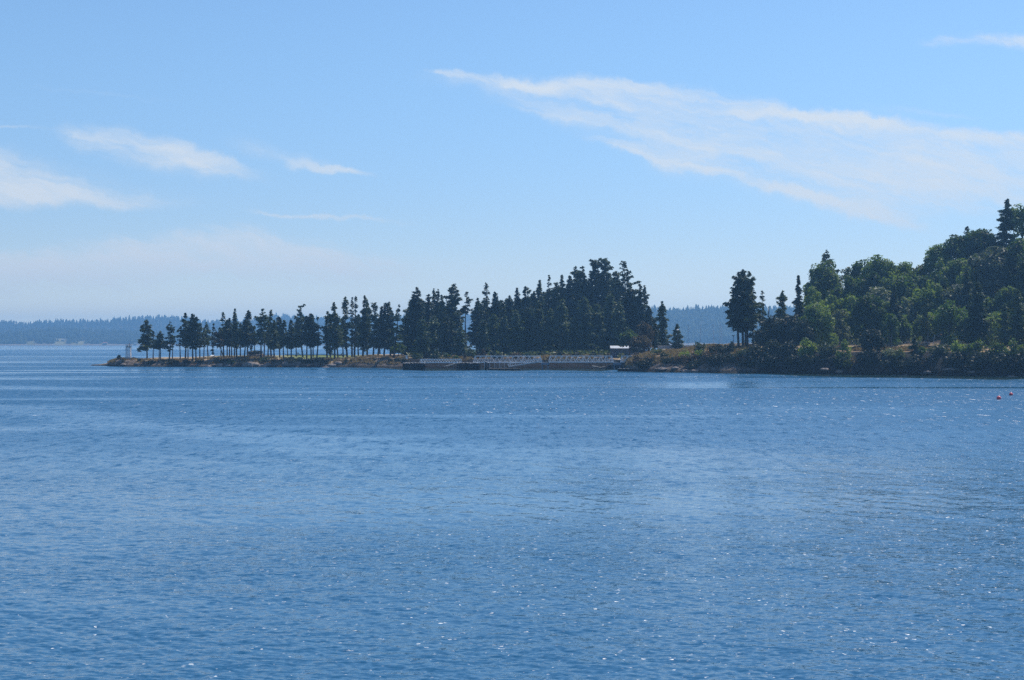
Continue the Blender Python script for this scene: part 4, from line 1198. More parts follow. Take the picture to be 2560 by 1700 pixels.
def woodland():
    """the wood going on beyond the right edge of the view, one mass"""
    rng = np.random.default_rng(44)
    Vs, Qs, k = [], [], 0
    for px in range(2640, 3000, 26):
        for d in (6, 40, 62, 84, 106):
            p = px + rng.uniform(-10, 10); dd = d + rng.uniform(-5, 5)
            Y = float(front(p) + dd); zg = float(ground_z(p, Y))
            h = rng.uniform(9, 12) if d < 20 else rng.uniform(14, 20)
            _, V, Q, _ = broadleaf(nseed(), h, rng.uniform(3.4, 4.8), .06, .6, .7)
            Vs.append(V + np.array([XY(p, Y), Y, zg])); Qs.append(Q + k); k += len(V)
    tag(link('woodland', new_mesh('woodland', np.vstack(Vs), quads=np.vstack(Qs), mat=M_MAPLE)), kind='stuff')


woodland()
for i, (px, d, top, w, m) in enumerate([(2132, 84, 690, 70, M_MAPLE), (2176, 80, 682, 70, M_MAPLE), (2222, 84, 692, 70, M_MAPLE), (2262, 86, 690, 70, M_BRIGHT), (2300, 90, 690, 66, M_MAPLE),
                                        (2200, 66, 720, 80, M_GREYLEAF), (2290, 60, 742, 70, M_MAPLE), (2340, 78, 690, 70, M_MAPLE), (2400, 96, 650, 80, M_MAPLE), (2450, 100, 640, 80, M_MAPLE),
                                        (2500, 100, 640, 80, M_BRIGHT), (2545, 100, 600, 70, M_MAPLE), (2090, 84, 720, 70, M_MAPLE), (2140, 50, 770, 66, M_MAPLE), (2250, 44, 790, 60, M_MAPLE),
                                        (2350, 50, 770, 60, M_MAPLE), (2450, 60, 740, 80, M_MAPLE), (2510, 52, 780, 70, M_BRIGHT)]):
    plant_broad(px, d, top, w, 866, m, 'one of the leafy trees filling the unbroken canopy of the hillside', leaf=.46, group='trees filling the hillside canopy')


def dry_grass():
    rng = np.random.default_rng(6)
    segs = [(255, 1000, 2.5, 26, 22000), (1000, 1545, 8, 24, 11000), (1560, 1900, 4, 40, 14000), (2050, 2430, 14, 32, 11000)]
    out = []
    for x0, x1, d0, d1, n in segs:
        px = rng.uniform(x0, x1, n); d = d0 + (d1 - d0) * rng.random(n) ** 1.3
        Y = front(px) + d; X = XY(px, Y)
        k = (vnoise(X / 2.5, Y / 2.5) + .6 * vnoise(X / 8, Y / 8)) > (-.05 if x0 < 1000 else -.2)
        k &= ~((px > 690) & (px < 880) & (d > 11))
        k &= ground_z(px, Y) > 1.1
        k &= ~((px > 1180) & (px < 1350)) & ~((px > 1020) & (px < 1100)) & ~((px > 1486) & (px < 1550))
        out.append(np.stack([X[k], Y[k], ground_z(px[k], Y[k])], 1))
    C = np.vstack(out); N = len(C)
    hgt = rng.uniform(.12, .42, N)
    A = np.stack([rng.normal(0, .10, N), rng.normal(0, .10, N), hgt], 1)
    an = rng.uniform(0, 3.14, N)
    B = np.stack([np.cos(an), np.sin(an), 0 * an], 1) * rng.uniform(.08, .22, N)[:, None]
    C = C + A * .8
    V, Q = spray_quads(C, A, B, rng.uniform(.6, 1.3, N))
    tag(link('dry_grass', new_mesh('dry_grass', V, quads=Q, mat=M_DRY)), kind='stuff')


dry_grass()

M_PIER = plain('blue_grey_pier_paint', (0.22, 0.27, 0.34), 0.7, 0.12, 0.8, 0.2)
M_SHED = plain('dark_blue_grey_siding', (0.10, 0.11, 0.13), 0.8, 0.15, 0.6, 0.15)
# ------------------------------------------------------------------ far shores
M_FARTREE = leafy('far_tree_needles', (0.022, 0.040, 0.020), (0.085, 0.105, 0.040), 0.15, 0.7, 0.1, scale=.012, hue=0.0)
m_hill, b_ = material('far_hill')
g_ = S.tree.nodes.new('ShaderNodeVertexColor'); g_.layer_name = 'tone'
S.tree.links.new(g_.outputs[0], b_.inputs['Base Color'])
b_.inputs['Roughness'].default_value = .95
b_.inputs['Specular IOR Level'].default_value = 0.05


def far_land(hname, fname, x0, x1, Y0, depth, base, tops, tree_h, ntree, seed, clear=(), sx=1.0):
    """a low shore with a hill behind it and its forest. tops: (px, skyline row)"""
    rng = np.random.default_rng(seed)
    tp = np.array(tops, float)

    def crest(px): return H + (HY - np.interp(px, tp[:, 0], tp[:, 1])) * (Y0 + depth * .75) / F - tree_h * .8

    def gz(px, t):
        c = np.maximum(crest(px), 2)
        X = XY(px, Y0)
        up = np.clip(t / .75, 0, 1)
        bump_ = vnoise(X / (depth * .12) + seed, t * 5) * .12
        z = base + (c - base) * np.clip(up ** .85 + bump_ * up * (1 - up) * 4, 0, 1.05)
        return np.where(t > .75, z * np.clip(1 - (t - .75) * 1.6, .3, 1), z)

    px = np.linspace(x0, x1, 160); t = np.linspace(-.01, 1, 30)
    PX, T = np.meshgrid(px, t)
    Y = Y0 + depth * T
    Z = np.where(T < 0, -1.5, gz(PX, np.maximum(T, 0)))
    X = XY(PX, Y)
    col = np.tile(np.array([.075, .065, .035]), (PX.size, 1)) * (0.7 + .6 * (vnoise(X.ravel() / 20, Y.ravel() / 20)[:, None] + .5))
    beach = (T.ravel() < .035)
    col[beach] = (.26, .22, .18)
    for (cx, ct, cw, cth, cc) in clear:
        m = (np.abs(PX.ravel() - cx) < cw) & (np.abs(T.ravel() - ct) < cth)
        col[m] = cc
    idx = np.arange(PX.size).reshape(PX.shape)
    q = np.stack([idx[:-1, :-1], idx[:-1, 1:], idx[1:, 1:], idx[1:, :-1]], -1).reshape(-1, 4)
    me = new_mesh(hname, np.stack([X, Y, Z], -1).reshape(-1, 3), quads=q, mat=m_hill, smooth_=True, col=col)
    tag(link(hname, me), kind='structure')
    # trees: ragged tiered cones and round crowns
    tx = rng.uniform(x0, x1, ntree)
    tt = np.concatenate([.04 + .10 * rng.random(ntree // 4), .05 + .8 * rng.random(ntree - ntree // 4)])
    rng.shuffle(tt)
    keep = np.ones(ntree, bool)
    for (cx, ct, cw, cth, cc) in clear:
        keep &= ~((np.abs(tx - cx) < cw * 1.15) & (tt < ct + cth) & (rng.random(ntree) < .93))
    tx, tt = tx[keep], tt[keep]
    n = len(tx)
    TY = Y0 + depth * tt; TX = XY(tx, TY); TZ = gz(tx, tt)
    patch = vnoise(TX / (depth * .25), TY / (depth * .25))
    hh = tree_h * np.clip(rng.normal(.90, .15, n) + patch * .45, .45, 1.3)
    rnd = (rng.random(n) < .22 + .5 * (patch > .1) * (tt < .4))
    hh = np.where(rnd, hh * .72, hh)
    Vs, Ts = [], []
    k0 = 0
    K = 7
    tiers = 4
    ang = np.arange(K) * 2 * np.pi / K
    for j in range(tiers):
        f0 = j / tiers
        zb_ = TZ + hh * np.where(rnd, .02 + .25 * j, .10 + f0 * .78)
        zt_ = np.where(rnd, TZ + hh * min(1, .5 + .17 * j), TZ + hh * min(1.0, .10 + f0 * .78 + .42))
        rr_ = np.where(rnd, hh * .36 * (1 - .15 * abs(j - 1)), hh * .27 * (1 - f0) ** .8 + .35)
        jit = rng.uniform(.55, 1.3, (n, K))
        ring = np.stack([TX[:, None] + rr_[:, None] * jit * np.cos(ang + j), TY[:, None] + rr_[:, None] * jit * np.sin(ang + j),
                         zb_[:, None] + hh[:, None] * rng.normal(0, .03, (n, K))], -1)
        apex = np.stack([TX + rng.normal(0, .03, n) * hh, TY, zt_], -1)[:, None, :]
        V = np.concatenate([ring, apex], 1)
        b0 = k0 + np.arange(n)[:, None, None] * (K + 1)
        tri = np.array([[i, (i + 1) % K, K] for i in range(K)])[None]
        Vs.append(V.reshape(-1, 3)); Ts.append((b0 + tri).reshape(-1, 3))
        k0 += n * (K + 1)
    me = new_mesh(fname, np.vstack(Vs), tris=np.vstack(Ts), mat=M_FARTREE)
    tag(link(fname, me), kind='stuff')
    return gz


CL = [(78, .10, 12, .09, (.20, .19, .10)), (152, .14, 14, .13, (.27, .25, .13)), (198, .09, 14, .09, (.28, .26, .14)), (262, .05, 8, .05, (.3, .26, .18)),
      (338, .05, 5, .05, (.3, .28, .2))]
gzA = far_land('far_shore', 'far_shore_forest', -260, 1250, 4800, 500, 1.2,
               [(-260, 830), (0, 828), (60, 823), (110, 818), (150, 816), (190, 820), (260, 819), (320, 823), (400, 831), (560, 838), (800, 840), (1250, 842)],
               17, 6000, 31, CL)
gzB = far_land('far_ridge', 'far_ridge_forest', -420, 2200, 5900, 800, 6,
               [(-420, 802), (0, 797), (40, 799), (68, 803), (95, 797), (150, 797), (260, 799), (300, 793), (370, 787), (440, 788), (500, 797), (560, 800), (640, 790),
                (690, 783), (760, 789), (830, 792), (1000, 788), (1160, 778), (1300, 782), (2200, 790)],
               18, 9000, 32)
gzC = far_land('bay_shore', 'bay_shore_forest', 1380, 2350, 3900, 560, 1.5,
               [(1380, 782), (1600, 772), (1640, 766), (1700, 769), (1740, 765), (1800, 763), (1860, 764), (1950, 766), (2350, 760)], 20, 6500, 33)

G_HOUSE = 'houses along the far shore'
for (px, t, w, dd, hgt, wall, roof, lab) in [
    (263, .035, 12, 9, 4.6, M_TAN, M_PINK, 'far-shore house with a red roof near the water'),
    (158, .16, 10, 8, 4.2, M_TAN, M_GREYPAINT, 'far-shore house with a grey roof among yellow clearings'),
    (339, .03, 8, 7, 4, M_TAN, M_GREYPAINT, 'small pale far-shore house just right of the light tower mast'),
]:
    Y = 4800 + 500 * t - 6
    z = float(gzA(np.array([px]), np.array([t]))[0]) - 1.0
    e = thing('far_house', (XY(px, Y), Y, z), lab, 'house', G_HOUSE)
    mb = MB(); mb.box(-w / 2, w / 2, -dd / 2, dd / 2, 0, hgt); mb.build('wall', wall, e)
    mb = MB(); rr = hgt + 1.7
    mb.add([(-w / 2 - .6, -dd / 2 - .6, hgt + .01), (w / 2 + .6, -dd / 2 - .6, hgt + .01), (w / 2 + .6, dd / 2 + .6, hgt + .01), (-w / 2 - .6, dd / 2 + .6, hgt + .01), (-w / 2 - .6, 0, rr), (w / 2 + .6, 0, rr)],
           [(0, 1, 5, 4), (2, 3, 4, 5), (0, 4, 3), (1, 2, 5), (3, 2, 1, 0)])
    mb.build('roof', roof, e)
    for k in (-1, 1):
        mb = MB(); mb.box(k * w * .25 - .8, k * w * .25 + .8, -dd / 2 - .05, -dd / 2 + .02, hgt * .35, hgt * .75); mb.build('window', M_GLASS, e)

# ------------------------------------------------------------------ light tower and things on the point
def gz1(px, Y): return float(ground_z(px, Y))


def light_tower():
    px, Y = 321.3, 609.0
    zg = gz1(px, Y) - .25
    k = Y / F
    e = thing('light_tower', (XY(px, Y), Y, zg), 'small tapered slatted light tower with a railed top on the rocky point', 'light tower')
    Hb = H + (HY - 868) * k - zg
    w0, w1 = 12 * k / 2, 9.6 * k / 2
    # four corner posts and horizontal slats
    mb = MB()
    for sx in (-1, 1):
        for sy in (-1, 1):
            mb.tube([(sx * w0, sy * w0, 0), (sx * w1, sy * w1, Hb)], .09, 6)
    mb.build('corner_post', M_GREYPAINT, e)
    n = 24
    slat = MB()
    for i in range(n):
        z0 = Hb * i / n + .03; z1 = Hb * (i + 1) / n - .035
        a = w0 + (w1 - w0) * (i + .5) / n
        slat.box(-a, a, -a - .06, -a - .015, z0, z1); slat.box(-a, a, a + .015, a + .06, z0, z1)
        slat.box(-a - .06, -a - .015, -a, a, z0, z1); slat.box(a + .015, a + .06, -a, a, z0, z1)
    slat.build('slatted_wall', M_SLAT, e)
    mb = MB(); mb.box(-w1 - .2, w1 + .2, -w1 - .2, w1 + .2, Hb, Hb + .28); mb.build('gallery_deck', M_DARK, e)
    mb = MB()
    r = w1 + .15
    for s1 in (-1, 0, 1):
        for s2 in (-1, 0, 1):
            if s1 or s2: mb.tube([(s1 * r, s2 * r, Hb + .28), (s1 * r, s2 * r, Hb + 1.15)], .03, 5)
    for z in (Hb + .72, Hb + 1.15):
        for a, b in (((-r, -r), (r, -r)), ((r, -r), (r, r)), ((r, r), (-r, r)), ((-r, r), (-r, -r))):
            mb.tube([(*a, z), (*b, z)], .03, 5)
    mb.build('railing', M_DARK, e)
    mb = MB(); mb.tube([(.3, 0, Hb + .28), (.3, 0, Hb + 1.6)], [.16, .13], 10); mb.build('mast', M_GALV, e)
    mb = MB(); mb.tube([(.3, 0, Hb + 1.6), (.3, 0, Hb + 1.95)], .15, 10); mb.dome((.3, 0, Hb + 1.95), .15, .15, .14, 10, 4, False); mb.build('lantern', M_WHITE, e)
    mb = MB(); mb.box(-.65, 1.05, -.18, .18, Hb + 2.45, Hb + 2.56); mb.tube([(.3, 0, Hb + 2.05), (.3, 0, Hb + 2.46)], .04, 6); mb.build('solar_panel', M_WHITE, e)
    mb = MB(); mb.box(-.42, -.05, -.2, .2, Hb + .28, Hb + .9); mb.build('battery_box', M_WHITE, e)
    for sx, zz in ((-1, Hb - .8), (1, Hb - .55)):
        mb = MB(); mb.tube([(sx * w1, 0, zz), (sx * (w1 + .55), 0, zz)], .035, 5); mb.tube([(sx * (w1 + .5), 0, zz - .35), (sx * (w1 + .5), 0, zz + .45)], .05, 5)
        mb.build('side_bracket', M_DARK, e)


M_SLAT = plain('weathered_white_slats', (0.80, 0.78, 0.77), 0.7, 0.12, 1.2, 0.2)
light_tower()


def sign(px, d, label, board, w, h, z0, mat, posts=1, rnd=False, name='sign'):
    Y = float(front(px) + d); zg = gz1(px, Y) - .1
    e = thing(name, (XY(px, Y), Y, zg), label, 'sign')
    mb = MB()
    if rnd:
        mb.tube([(0, -.03, z0 + h / 2), (0, .03, z0 + h / 2)], w / 2, 16)
    else:
        mb.box(-w / 2, w / 2, -.03, .03, z0, z0 + h)
    mb.build(board, mat, e)
    for k in range(posts):
        x = 0 if posts == 1 else (-w * .35 + k * w * .7)
        mb = MB(); mb.box(x - .05, x + .05, .035, .14, 0, z0 + h * .8); mb.build('post', M_WOOD, e)


sign(334.2, 8, 'round grey sign board on a post right of the light tower', 'sign_board', .92, .95, .25, M_GREYPAINT, 1, True)
sign(1016.5, 10, 'upright white sign board on the dark bank left of the low gangway', 'sign_board', .72, 1.35, .5, M_WHITE, 2)

# information panel with a white slanted top
px, Y = 533.0, front(533.0) + 22.0
zg = gz1(px, Y) - .1
e = thing('information_panel', (XY(px, Y), Y, zg), 'white slanted information panel on a dark post among the tree trunks', 'information panel')
mb = MB(); mb.box(-.09, .09, -.09, .09, 0, 1.0); mb.build('post', M_DARK, e)
mb = MB(); mb.add([(-1.0, -.42, 1.0), (.35, -.42, 1.0), (.35, .42, 1.3), (-1.0, .42, 1.3), (-1.0, -.42, 1.08), (.35, -.42, 1.08), (.35, .42, 1.38), (-1.0, .42, 1.38)],
                  [(0, 3, 2, 1), (4, 5, 6, 7), (0, 1, 5, 4), (1, 2, 6, 5), (2, 3, 7, 6), (3, 0, 4, 7)]); mb.build('panel', M_WHITE, e)
mb = MB(); mb.box(.36, .66, -.05, .05, .75, 1.5); mb.build('side_board', M_WHITE, e)


def table(px, d, label):
    Y = float(front(px) + d); zg = gz1(px, Y)
    e = thing('picnic_table', (XY(px, Y), Y, zg), label, 'picnic table')
    mb = MB(); mb.box(-1.1, 1.1, -.38, .38, .72, .79); mb.build('table_top', M_WOOD, e)
    for s in (-1, 1):
        mb = MB(); mb.box(-1.1, 1.1, s * .72 - .13, s * .72 + .13, .42, .48); mb.build('bench_seat', M_WOOD, e)
        mb = MB(); mb.bar((s * .8, -.7, 0), (s * .8, .2, .71), .08); mb.bar((s * .8, .7, 0), (s * .8, -.2, .71), .08); mb.build('trestle', M_WOOD, e)


table(529, 70, 'grey picnic table at the grass back edge behind the white information panel')
table(606, 60, 'dark picnic table under the steeple-like fir')

# rocky hump behind the domed tree
px, Y = 640.0, front(640.0) + 75.0
mb = MB(); mb.dome((0, 0, -.3), 3.6, 3.0, 2.1, 22, 7, False)
me = new_mesh('rock_hump', [(x + .25 * math.sin(3 * y + z * 4), y, z + .18 * math.sin(2.3 * x + y)) for x, y, z in mb.v], faces=mb.f, mat=M_ROCK)
tag(link('rock_hump', me, None, (XY(px, Y), Y, gz1(px, Y))), 'rounded brown rocky hump behind the dark umbrella-shaped tree', 'rock')

# rail fence
e = thing('rail_fence', (XY(668, front(668) + 26), front(668) + 26, gz1(668, front(668) + 26)), 'weathered reddish rail fence running between fir trunks left of the lawn', 'fence')
for i in range(6):
    x = -2.6 + i * 1.05
    mb = MB(); mb.box(x - .07, x + .07, -.07 + i * .25, .07 + i * .25, -.3, 1.2 + .06 * i); mb.build('post', M_BARKRED, e)
for z in (.45, .8, 1.1):
    mb = MB(); mb.bar((-2.8, -.1, z), (2.85, 1.3, z + .3), .09); mb.build('rail', M_BARKRED, e)

# log tripod on the lawn
Y = front(745) + 118.0
e = thing('log_tripod', (XY(745, Y), Y, gz1(745, Y)), 'three-legged frame of dark logs on the back edge of the lawn', 'log frame')
for a in ((-1.3, 0.2), (1.15, .3), (.05, -.8)):
    mb = MB(); mb.tube([(a[0], a[1], -.1), (a[0] * -.12, a[1] * -.12, 1.55)], [.12, .09], 7); mb.build('leg', M_BARK, e)

# low dark sea wall behind the lawn, bench, driftwood
mb = MB()
pts = [(P_, front(P_) + 137.0) for P_ in range(712, 905, 12)]
for (a, b) in zip(pts[:-1], pts[1:]):
    xa, xb = XY(*a), XY(*b); z = gz1(*a)
    mb.add([(xa, a[1], z - .4), (xb, b[1], z - .4), (xb, b[1] + .5, z - .4), (xa, a[1] + .5, z - .4), (xa, a[1], z + .34), (xb, b[1], z + .34), (xb, b[1] + .5, z + .34), (xa, a[1] + .5, z + .34)],
           [(0, 3, 2, 1), (4, 5, 6, 7), (0, 1, 5, 4), (2, 3, 7, 6)])
tag(mb.build('sea_wall', M_CREOSOTE), 'long low dark wall along the back edge of the green lawn', 'wall')

Y = front(835) + 125.0
e = thing('bench', (XY(835, Y), Y, gz1(835, Y)), 'plain grey bench at the lawn back edge between two trunks', 'bench')
mb = MB(); mb.box(-1.0, 1.0, -.2, .22, .42, .48); mb.build('seat', M_WOOD, e)
mb = MB(); mb.box(-1.0, 1.0, .22, .27, .55, .92); mb.build('backrest', M_WOOD, e)
for s in (-1, 1):
    mb = MB(); mb.box(s * .85 - .05, s * .85 + .05, -.15, .26, 0, .42); mb.build('leg', M_DARK, e)

Y = front(854) + 122.0
mb = MB(); mb.dome((0, 0, .1), 1.3, .5, .45, 10, 6); mb.tube([(-.6, 0, .3), (.2, .1, 1.0)], [.22, .1], 6); mb.tube([(.5, 0, .2), (1.5, .2, .5)], [.2, .08], 6)
tag(mb.build('driftwood_stump', M_CREOSOTE, None, (XY(854, Y), Y, gz1(854, Y))), 'dark driftwood stump at the right end of the lawn back edge', 'driftwood')

# bleached rocks along the waterline
def rock(px, d, w, h, label, mat=None, group='pale rocks along the waterline'):
    rng = np.random.default_rng(int(px * 10))
    Y = float(front(px) + d)
    mb = MB(); mb.dome((0, 0, 0), 1, 1, 1, 14, 9)
    V = np.array(mb.v)
    V = V * (1 + .28 * vnoise(V[:, 0] * 1.7 + px, V[:, 1] * 1.7 + V[:, 2] * 1.3)[:, None] * 2)
    V = V * np.array([w / 2, w / 2.6, h])
    me = new_mesh('rock', V, faces=mb.f, mat=mat or M_PALEROCK)
    tag(link('rock', me, None, (XY(px, Y), Y, gz1(px, Y) - h * .15)), label, 'rock', group)


M_PALEROCK = plain('pale_shore_rock', (0.27, 0.22, 0.19), 0.9, 0.35, 1.0, 0.15)
for px, d, w, h, lab in [
    (548, 1.5, 3.4, .8, 'pale rock at the water below the big dark bush of the leaning tree'),
    (520, 1.0, 3.0, .6, 'flat pale rock at the water below the white panel'),
    (572, .8, 2.6, .5, 'small pale rock at the water right of the leaning tree bush'),
    (622, 1.2, 4.4, 1.3, 'large pale rock slab at the water below the dark domed tree'),
    (638, 2.4, 3.6, 1.0, 'brownish rock slab right of the large pale slab'),
    (656, 1.4, 3.6, .8, 'pale rock at the water below the rail fence'),
    (672, 3.0, 2.6, .8, 'rock shelf on the bank below the rail fence'),
    (714, 1.6, 2.6, .8, 'pale rock between two dark bushes before the lawn'),
    (830, 2.2, 3.8, 1.0, 'tan rock ledge below the tall bright-topped fir'),
    (846, 3.6, 3.4, 1.0, 'upper tan rock ledge below the kinked fir'),
    (815, .8, 3.2, .5, 'low rock at the water before the lawn right end'),
    (343, 1.8, 2.4, .6, 'grey rock on the bank right of the light tower'),
    (300, 3.0, 3.0, .7, 'brown boulder on the bank left of the light tower'),
    (310, 1.0, 2.6, .4, 'grey rock at the water below the light tower'),
    (1655, .8, 4.0, .7, 'flat rock at the water under the headland tip'),
    (1688, .9, 2.6, .6, 'small rock at the water right of the headland tip'),
    (1714, .9, 3.4, .7, 'pale rock at the water below the bright broom-like bush'),
    (1737, 1.0, 3.0, .6, 'rock at the water left of the big dark thicket'),
    (2064, .6, 3.0, .5, 'small pale rock at the water under the silvery bush'), (2098, .5, 2.2, .5, 'pale stone at the water left of the willowy bush'),
    (2150, .5, 2.6, .4, 'pale stone at the foot of the ivy column'), (2262, .6, 3.2, .5, 'flat stone at the water below the olive bush'),
    (2318, .5, 2.4, .45, 'pale stone at the water left of the broad silvery bush'), (2372, .6, 3.4, .5, 'flat pale stone at the water right of the broad silvery bush'),
    (2430, .5, 2.4, .4, 'pale stone at the water below the blue-green fir'), (2530, .6, 3.0, .5, 'pale rock at the water near the right edge'),
]:
    rock(px, d, w, h, lab)

# ------------------------------------------------------------------ gangways, piles, pier
YB = 533.0
KB = YB / F


def truss(pxa, pxb, ya, yb, n, label, slant=.7, dense=False, ends=(True, True), depth=1.7, Yc=YB):
    """pedestrian truss gangway between two photo columns; ya top chord row, yb bottom row"""
    k = Yc / F
    L = (pxb - pxa) * k
    z0 = H + (HY - yb) * k
    hh = (yb - ya) * k
    e = thing('truss_gangway', (XY(pxa, Yc), Yc, z0), label, 'gangway', 'aluminium gangways in a line off the shore')
    mb = MB(); mb.box(0.05, L - .05, .09, depth - .09, .06, .18); mb.build('deck', M_GALV, e)
    for y in (0, depth):
        mb = MB()
        a0 = slant if ends[0] else 0; a1 = L - slant if ends[1] else L
        mb.bar((0, y, .10), (L, y, .10), .30)
        mb.bar((a0, y, hh), (a1, y, hh), .22)
        mb.bar((0, y, .2), (a0, y, hh), .13); mb.bar((L, y, .2), (a1, y, hh), .13)
        st = (a1 - a0) / n
        for i in range(n + 1):
            x = a0 + i * st
            if not dense:
                if i < n:
                    mb.bar((x, y, hh), (x + st / 2, y, .2), .105); mb.bar((x + st / 2, y, .2), (x + st, y, hh), .105)
                if i in (0, n): mb.bar((x, y, .2), (x, y, hh), .085)
                else: mb.bar((x - st * .18, y, .2), (x, y, hh), .06)
            elif i < n:
                mb.bar((x, y, hh), (x + st / 2, y, .2), .10); mb.bar((x + st / 2, y, .2), (x + st, y, hh), .10)
        mb.build('side_truss', M_ALU, e)
        if not dense and y == 0:
            mb = MB()
            m = int(L / .62)
            for i in range(m):
                x = .2 + (L - .4) * i / m; w = (L - .4) / m
                mb.bar((x, y + .11, .28), (x + w / 2, y + .11, hh * .42), .05); mb.bar((x + w / 2, y + .11, hh * .42), (x + w, y + .11, .28), .05)
            mb.bar((.15, y + .11, hh * .45), (L - .15, y + .11, hh * .45), .06)
            mb.build('lattice_railing', M_ALU, e)
    return e


truss(1049, 1153, 898.3, 907, 15, 'low lattice gangway leading to the pile clusters', .35, True, (True, False), 1.5)
truss(1183, 1355.5, 890.2, 906.6, 12, 'longest high truss gangway, over the floating dock', .62)
truss(1371.5, 1534, 890, 906, 11, 'second high truss gangway, between two blue-grey piers', .55)
truss(1551.5, 1612, 890, 905.5, 4, 'last truss gangway running into the brown headland bank', .5, False, (True, False))

# the sloping ramp down to the float
e = thing('boarding_ramp', (XY(1354, 529.5), 529.5, H + (HY - 903) * 529.5 / F), 'sloping white ramp going down left from the truss to the floating dock', 'ramp')
Lr = 82 * 529.5 / F; dz = -13.2 * 529.5 / F
mb = MB()
mb.add([(0, 0, 0), (-Lr, 0, dz), (-Lr, 1.3, dz), (0, 1.3, 0), (0, 0, -.22), (-Lr, 0, dz - .22), (-Lr, 1.3, dz - .22), (0, 1.3, -.22)],
       [(0, 1, 2, 3), (7, 6, 5, 4), (0, 4, 5, 1), (1, 5, 6, 2), (2, 6, 7, 3), (3, 7, 4, 0)])
mb.build('deck', M_GALV, e)
for y in (-.06, 1.36):
    mb = MB()
    mb.bar((0, y, .9), (-Lr, y, dz + .9), .12); mb.bar((0, y, .06), (-Lr, y, dz + .06), .14)
    for i in range(19):
        t = i / 18
        mb.bar((-Lr * t, y, dz * t), (-Lr * t - .06, y, dz * t + .9), .10)
    mb.build('guard_rail', M_ALU, e)
mb = MB(); mb.bar((-Lr, -.05, dz), (-Lr - .35, -.05, dz + .9), .14); mb.bar((-Lr, 1.35, dz), (-Lr - .35, 1.35, dz + .9), .14); mb.build('end_frame', M_ALU, e)

# pile clusters
def pile_cluster(px0, px1, ytop, label, rows=3, Yc=526.0, seed=1):
    rng = np.random.default_rng(seed)
    k = Yc / F
    w = (px1 - px0) * k
    zt = H + (HY - ytop) * k
    e = thing('pile_cluster', (XY((px0 + px1) / 2, Yc), Yc, 0), label, 'pile cluster', 'clusters of creosoted piles')
    n = max(2, int(w / .46))
    for r in range(rows):
        for i in range(n):
            x = -w / 2 + .2 + (w - .4) * i / max(1, n - 1) + rng.normal(0, .05); y = r * .5 + rng.normal(0, .05)
            z = zt + rng.normal(0, .10)
            mb = MB(); mb.tube([(x + rng.normal(0, .05), y, -1.4), (x, y, z)], [.22, .2], 8)
            p = mb.build('pile', M_CREOSOTE, e)
            mb = MB(); mb.tube([(x, y, z + .003), (x, y, z + .10)], [.21, .12], 8); mb.build('pile_cap', M_GUANO, p)
    for z in (zt - .65, .9):
        mb = MB(); mb.box(-w / 2 - .05, w / 2 + .05, -.38, -.22, z - .13, z + .13); mb.build('waler', M_CREOSOTE, e)


pile_cluster(1007, 1063, 907.5, 'left wide cluster of dark piles with bleached tops at the low gangway left end', 3, 526, 1)
pile_cluster(1142, 1199, 907.5, 'right wide cluster of dark piles between the low gangway and the big truss', 3, 527, 2)
pile_cluster(1213, 1223, 905, 'narrow cluster of dark piles standing under the big truss', 2, 524, 3)

# tide piles with mooring frames, floating dock
for i, px in enumerate((1211.5, 1223.8, 1236.5, 1249, 1261, 1274.5, 1288.5)):
    Yp = 530.5
    k = Yp / F
    lab = ['first thin pale guide pile from the left under the big truss', 'second thin pale guide pile from the left, before the floating dock', 'third thin pale guide pile from the left, at the floating dock',
           'fourth thin pale guide pile from the left, at the floating dock', 'fifth thin pale guide pile from the left, last before the ramp foot', 'thin pale guide pile standing behind the ramp foot',
           'thin pale guide pile behind the lower third of the ramp'][i]
    e = thing('guide_pile', (XY(px, Yp), Yp, 0), lab, 'guide pile', 'thin pale guide piles of the floating dock')
    mb = MB(); mb.tube([(0, 0, -1.4), (0, 0, H + (HY - 906.8) * k)], .11, 8); mb.build('shaft', M_GALV, e)
    if 0 < i < 5:
        mb = MB(); mb.bar((0.12, 0, H + (HY - 918.4) * k), (.75, 0, H + (HY - 918.6) * k), .14); mb.build('bracket', M_GALV, e)

e = thing('floating_dock', (XY(1222, 527.2), 527.2, 0), 'long low dark floating dock under the big truss and ramp', 'floating dock')
Ld = 78 * 527.2 / F
mb = MB(); mb.box(0, Ld, 0, 2.4, -.25, .42); mb.build('float', M_CREOSOTE, e)
mb = MB(); mb.box(-.05, Ld + .05, -.05, 2.45, .424, .52); mb.build('deck', M_WOOD, e)
for i in range(5):
    mb = MB(); mb.box(.8 + i * 2, 1.1 + i * 2, -.12, -.055, .05, .5); mb.build('fender', M_DARK, e)

# blue-grey piers carrying the truss ends, with railings between
for pxa, pxb, lab in ((1352.5, 1373.5, 'blue-grey pier with slatted railing between the two long trusses'), (1532.5, 1553, 'blue-grey pier with slatted railing left of the headland')):
    k = (YB + .8) / F
    zt = H + (HY - 906.5) * k
    e = thing('pier', (XY((pxa + pxb) / 2, YB + .8), YB + .8, 0), lab, 'pier', 'piers under the truss ends')
    w = (pxb - pxa) * k
    mb = MB(); mb.box(-w / 2, w / 2, -1.2, 1.2, zt - .72, zt - .02); mb.build('cap', M_PIER, e)
    for x in (-w * .33, w * .33):
        for y in (-.7, .7):
            mb = MB(); mb.tube([(x, y, -1.4), (x, y, zt - .72)], .2, 10); mb.build('column', M_PIER, e)
    mb = MB()
    for z in (.18, .52, .86):
        mb.box(-w * .33, w * .33, -1.12, -1.06, zt + z - .07, zt + z + .07)
    for x in (-w * .33, 0, w * .33): mb.box(x - .05, x + .05, -1.055, -.96, zt - .02, zt + 1.0)
    mb.build('railing', M_WOOD, e)

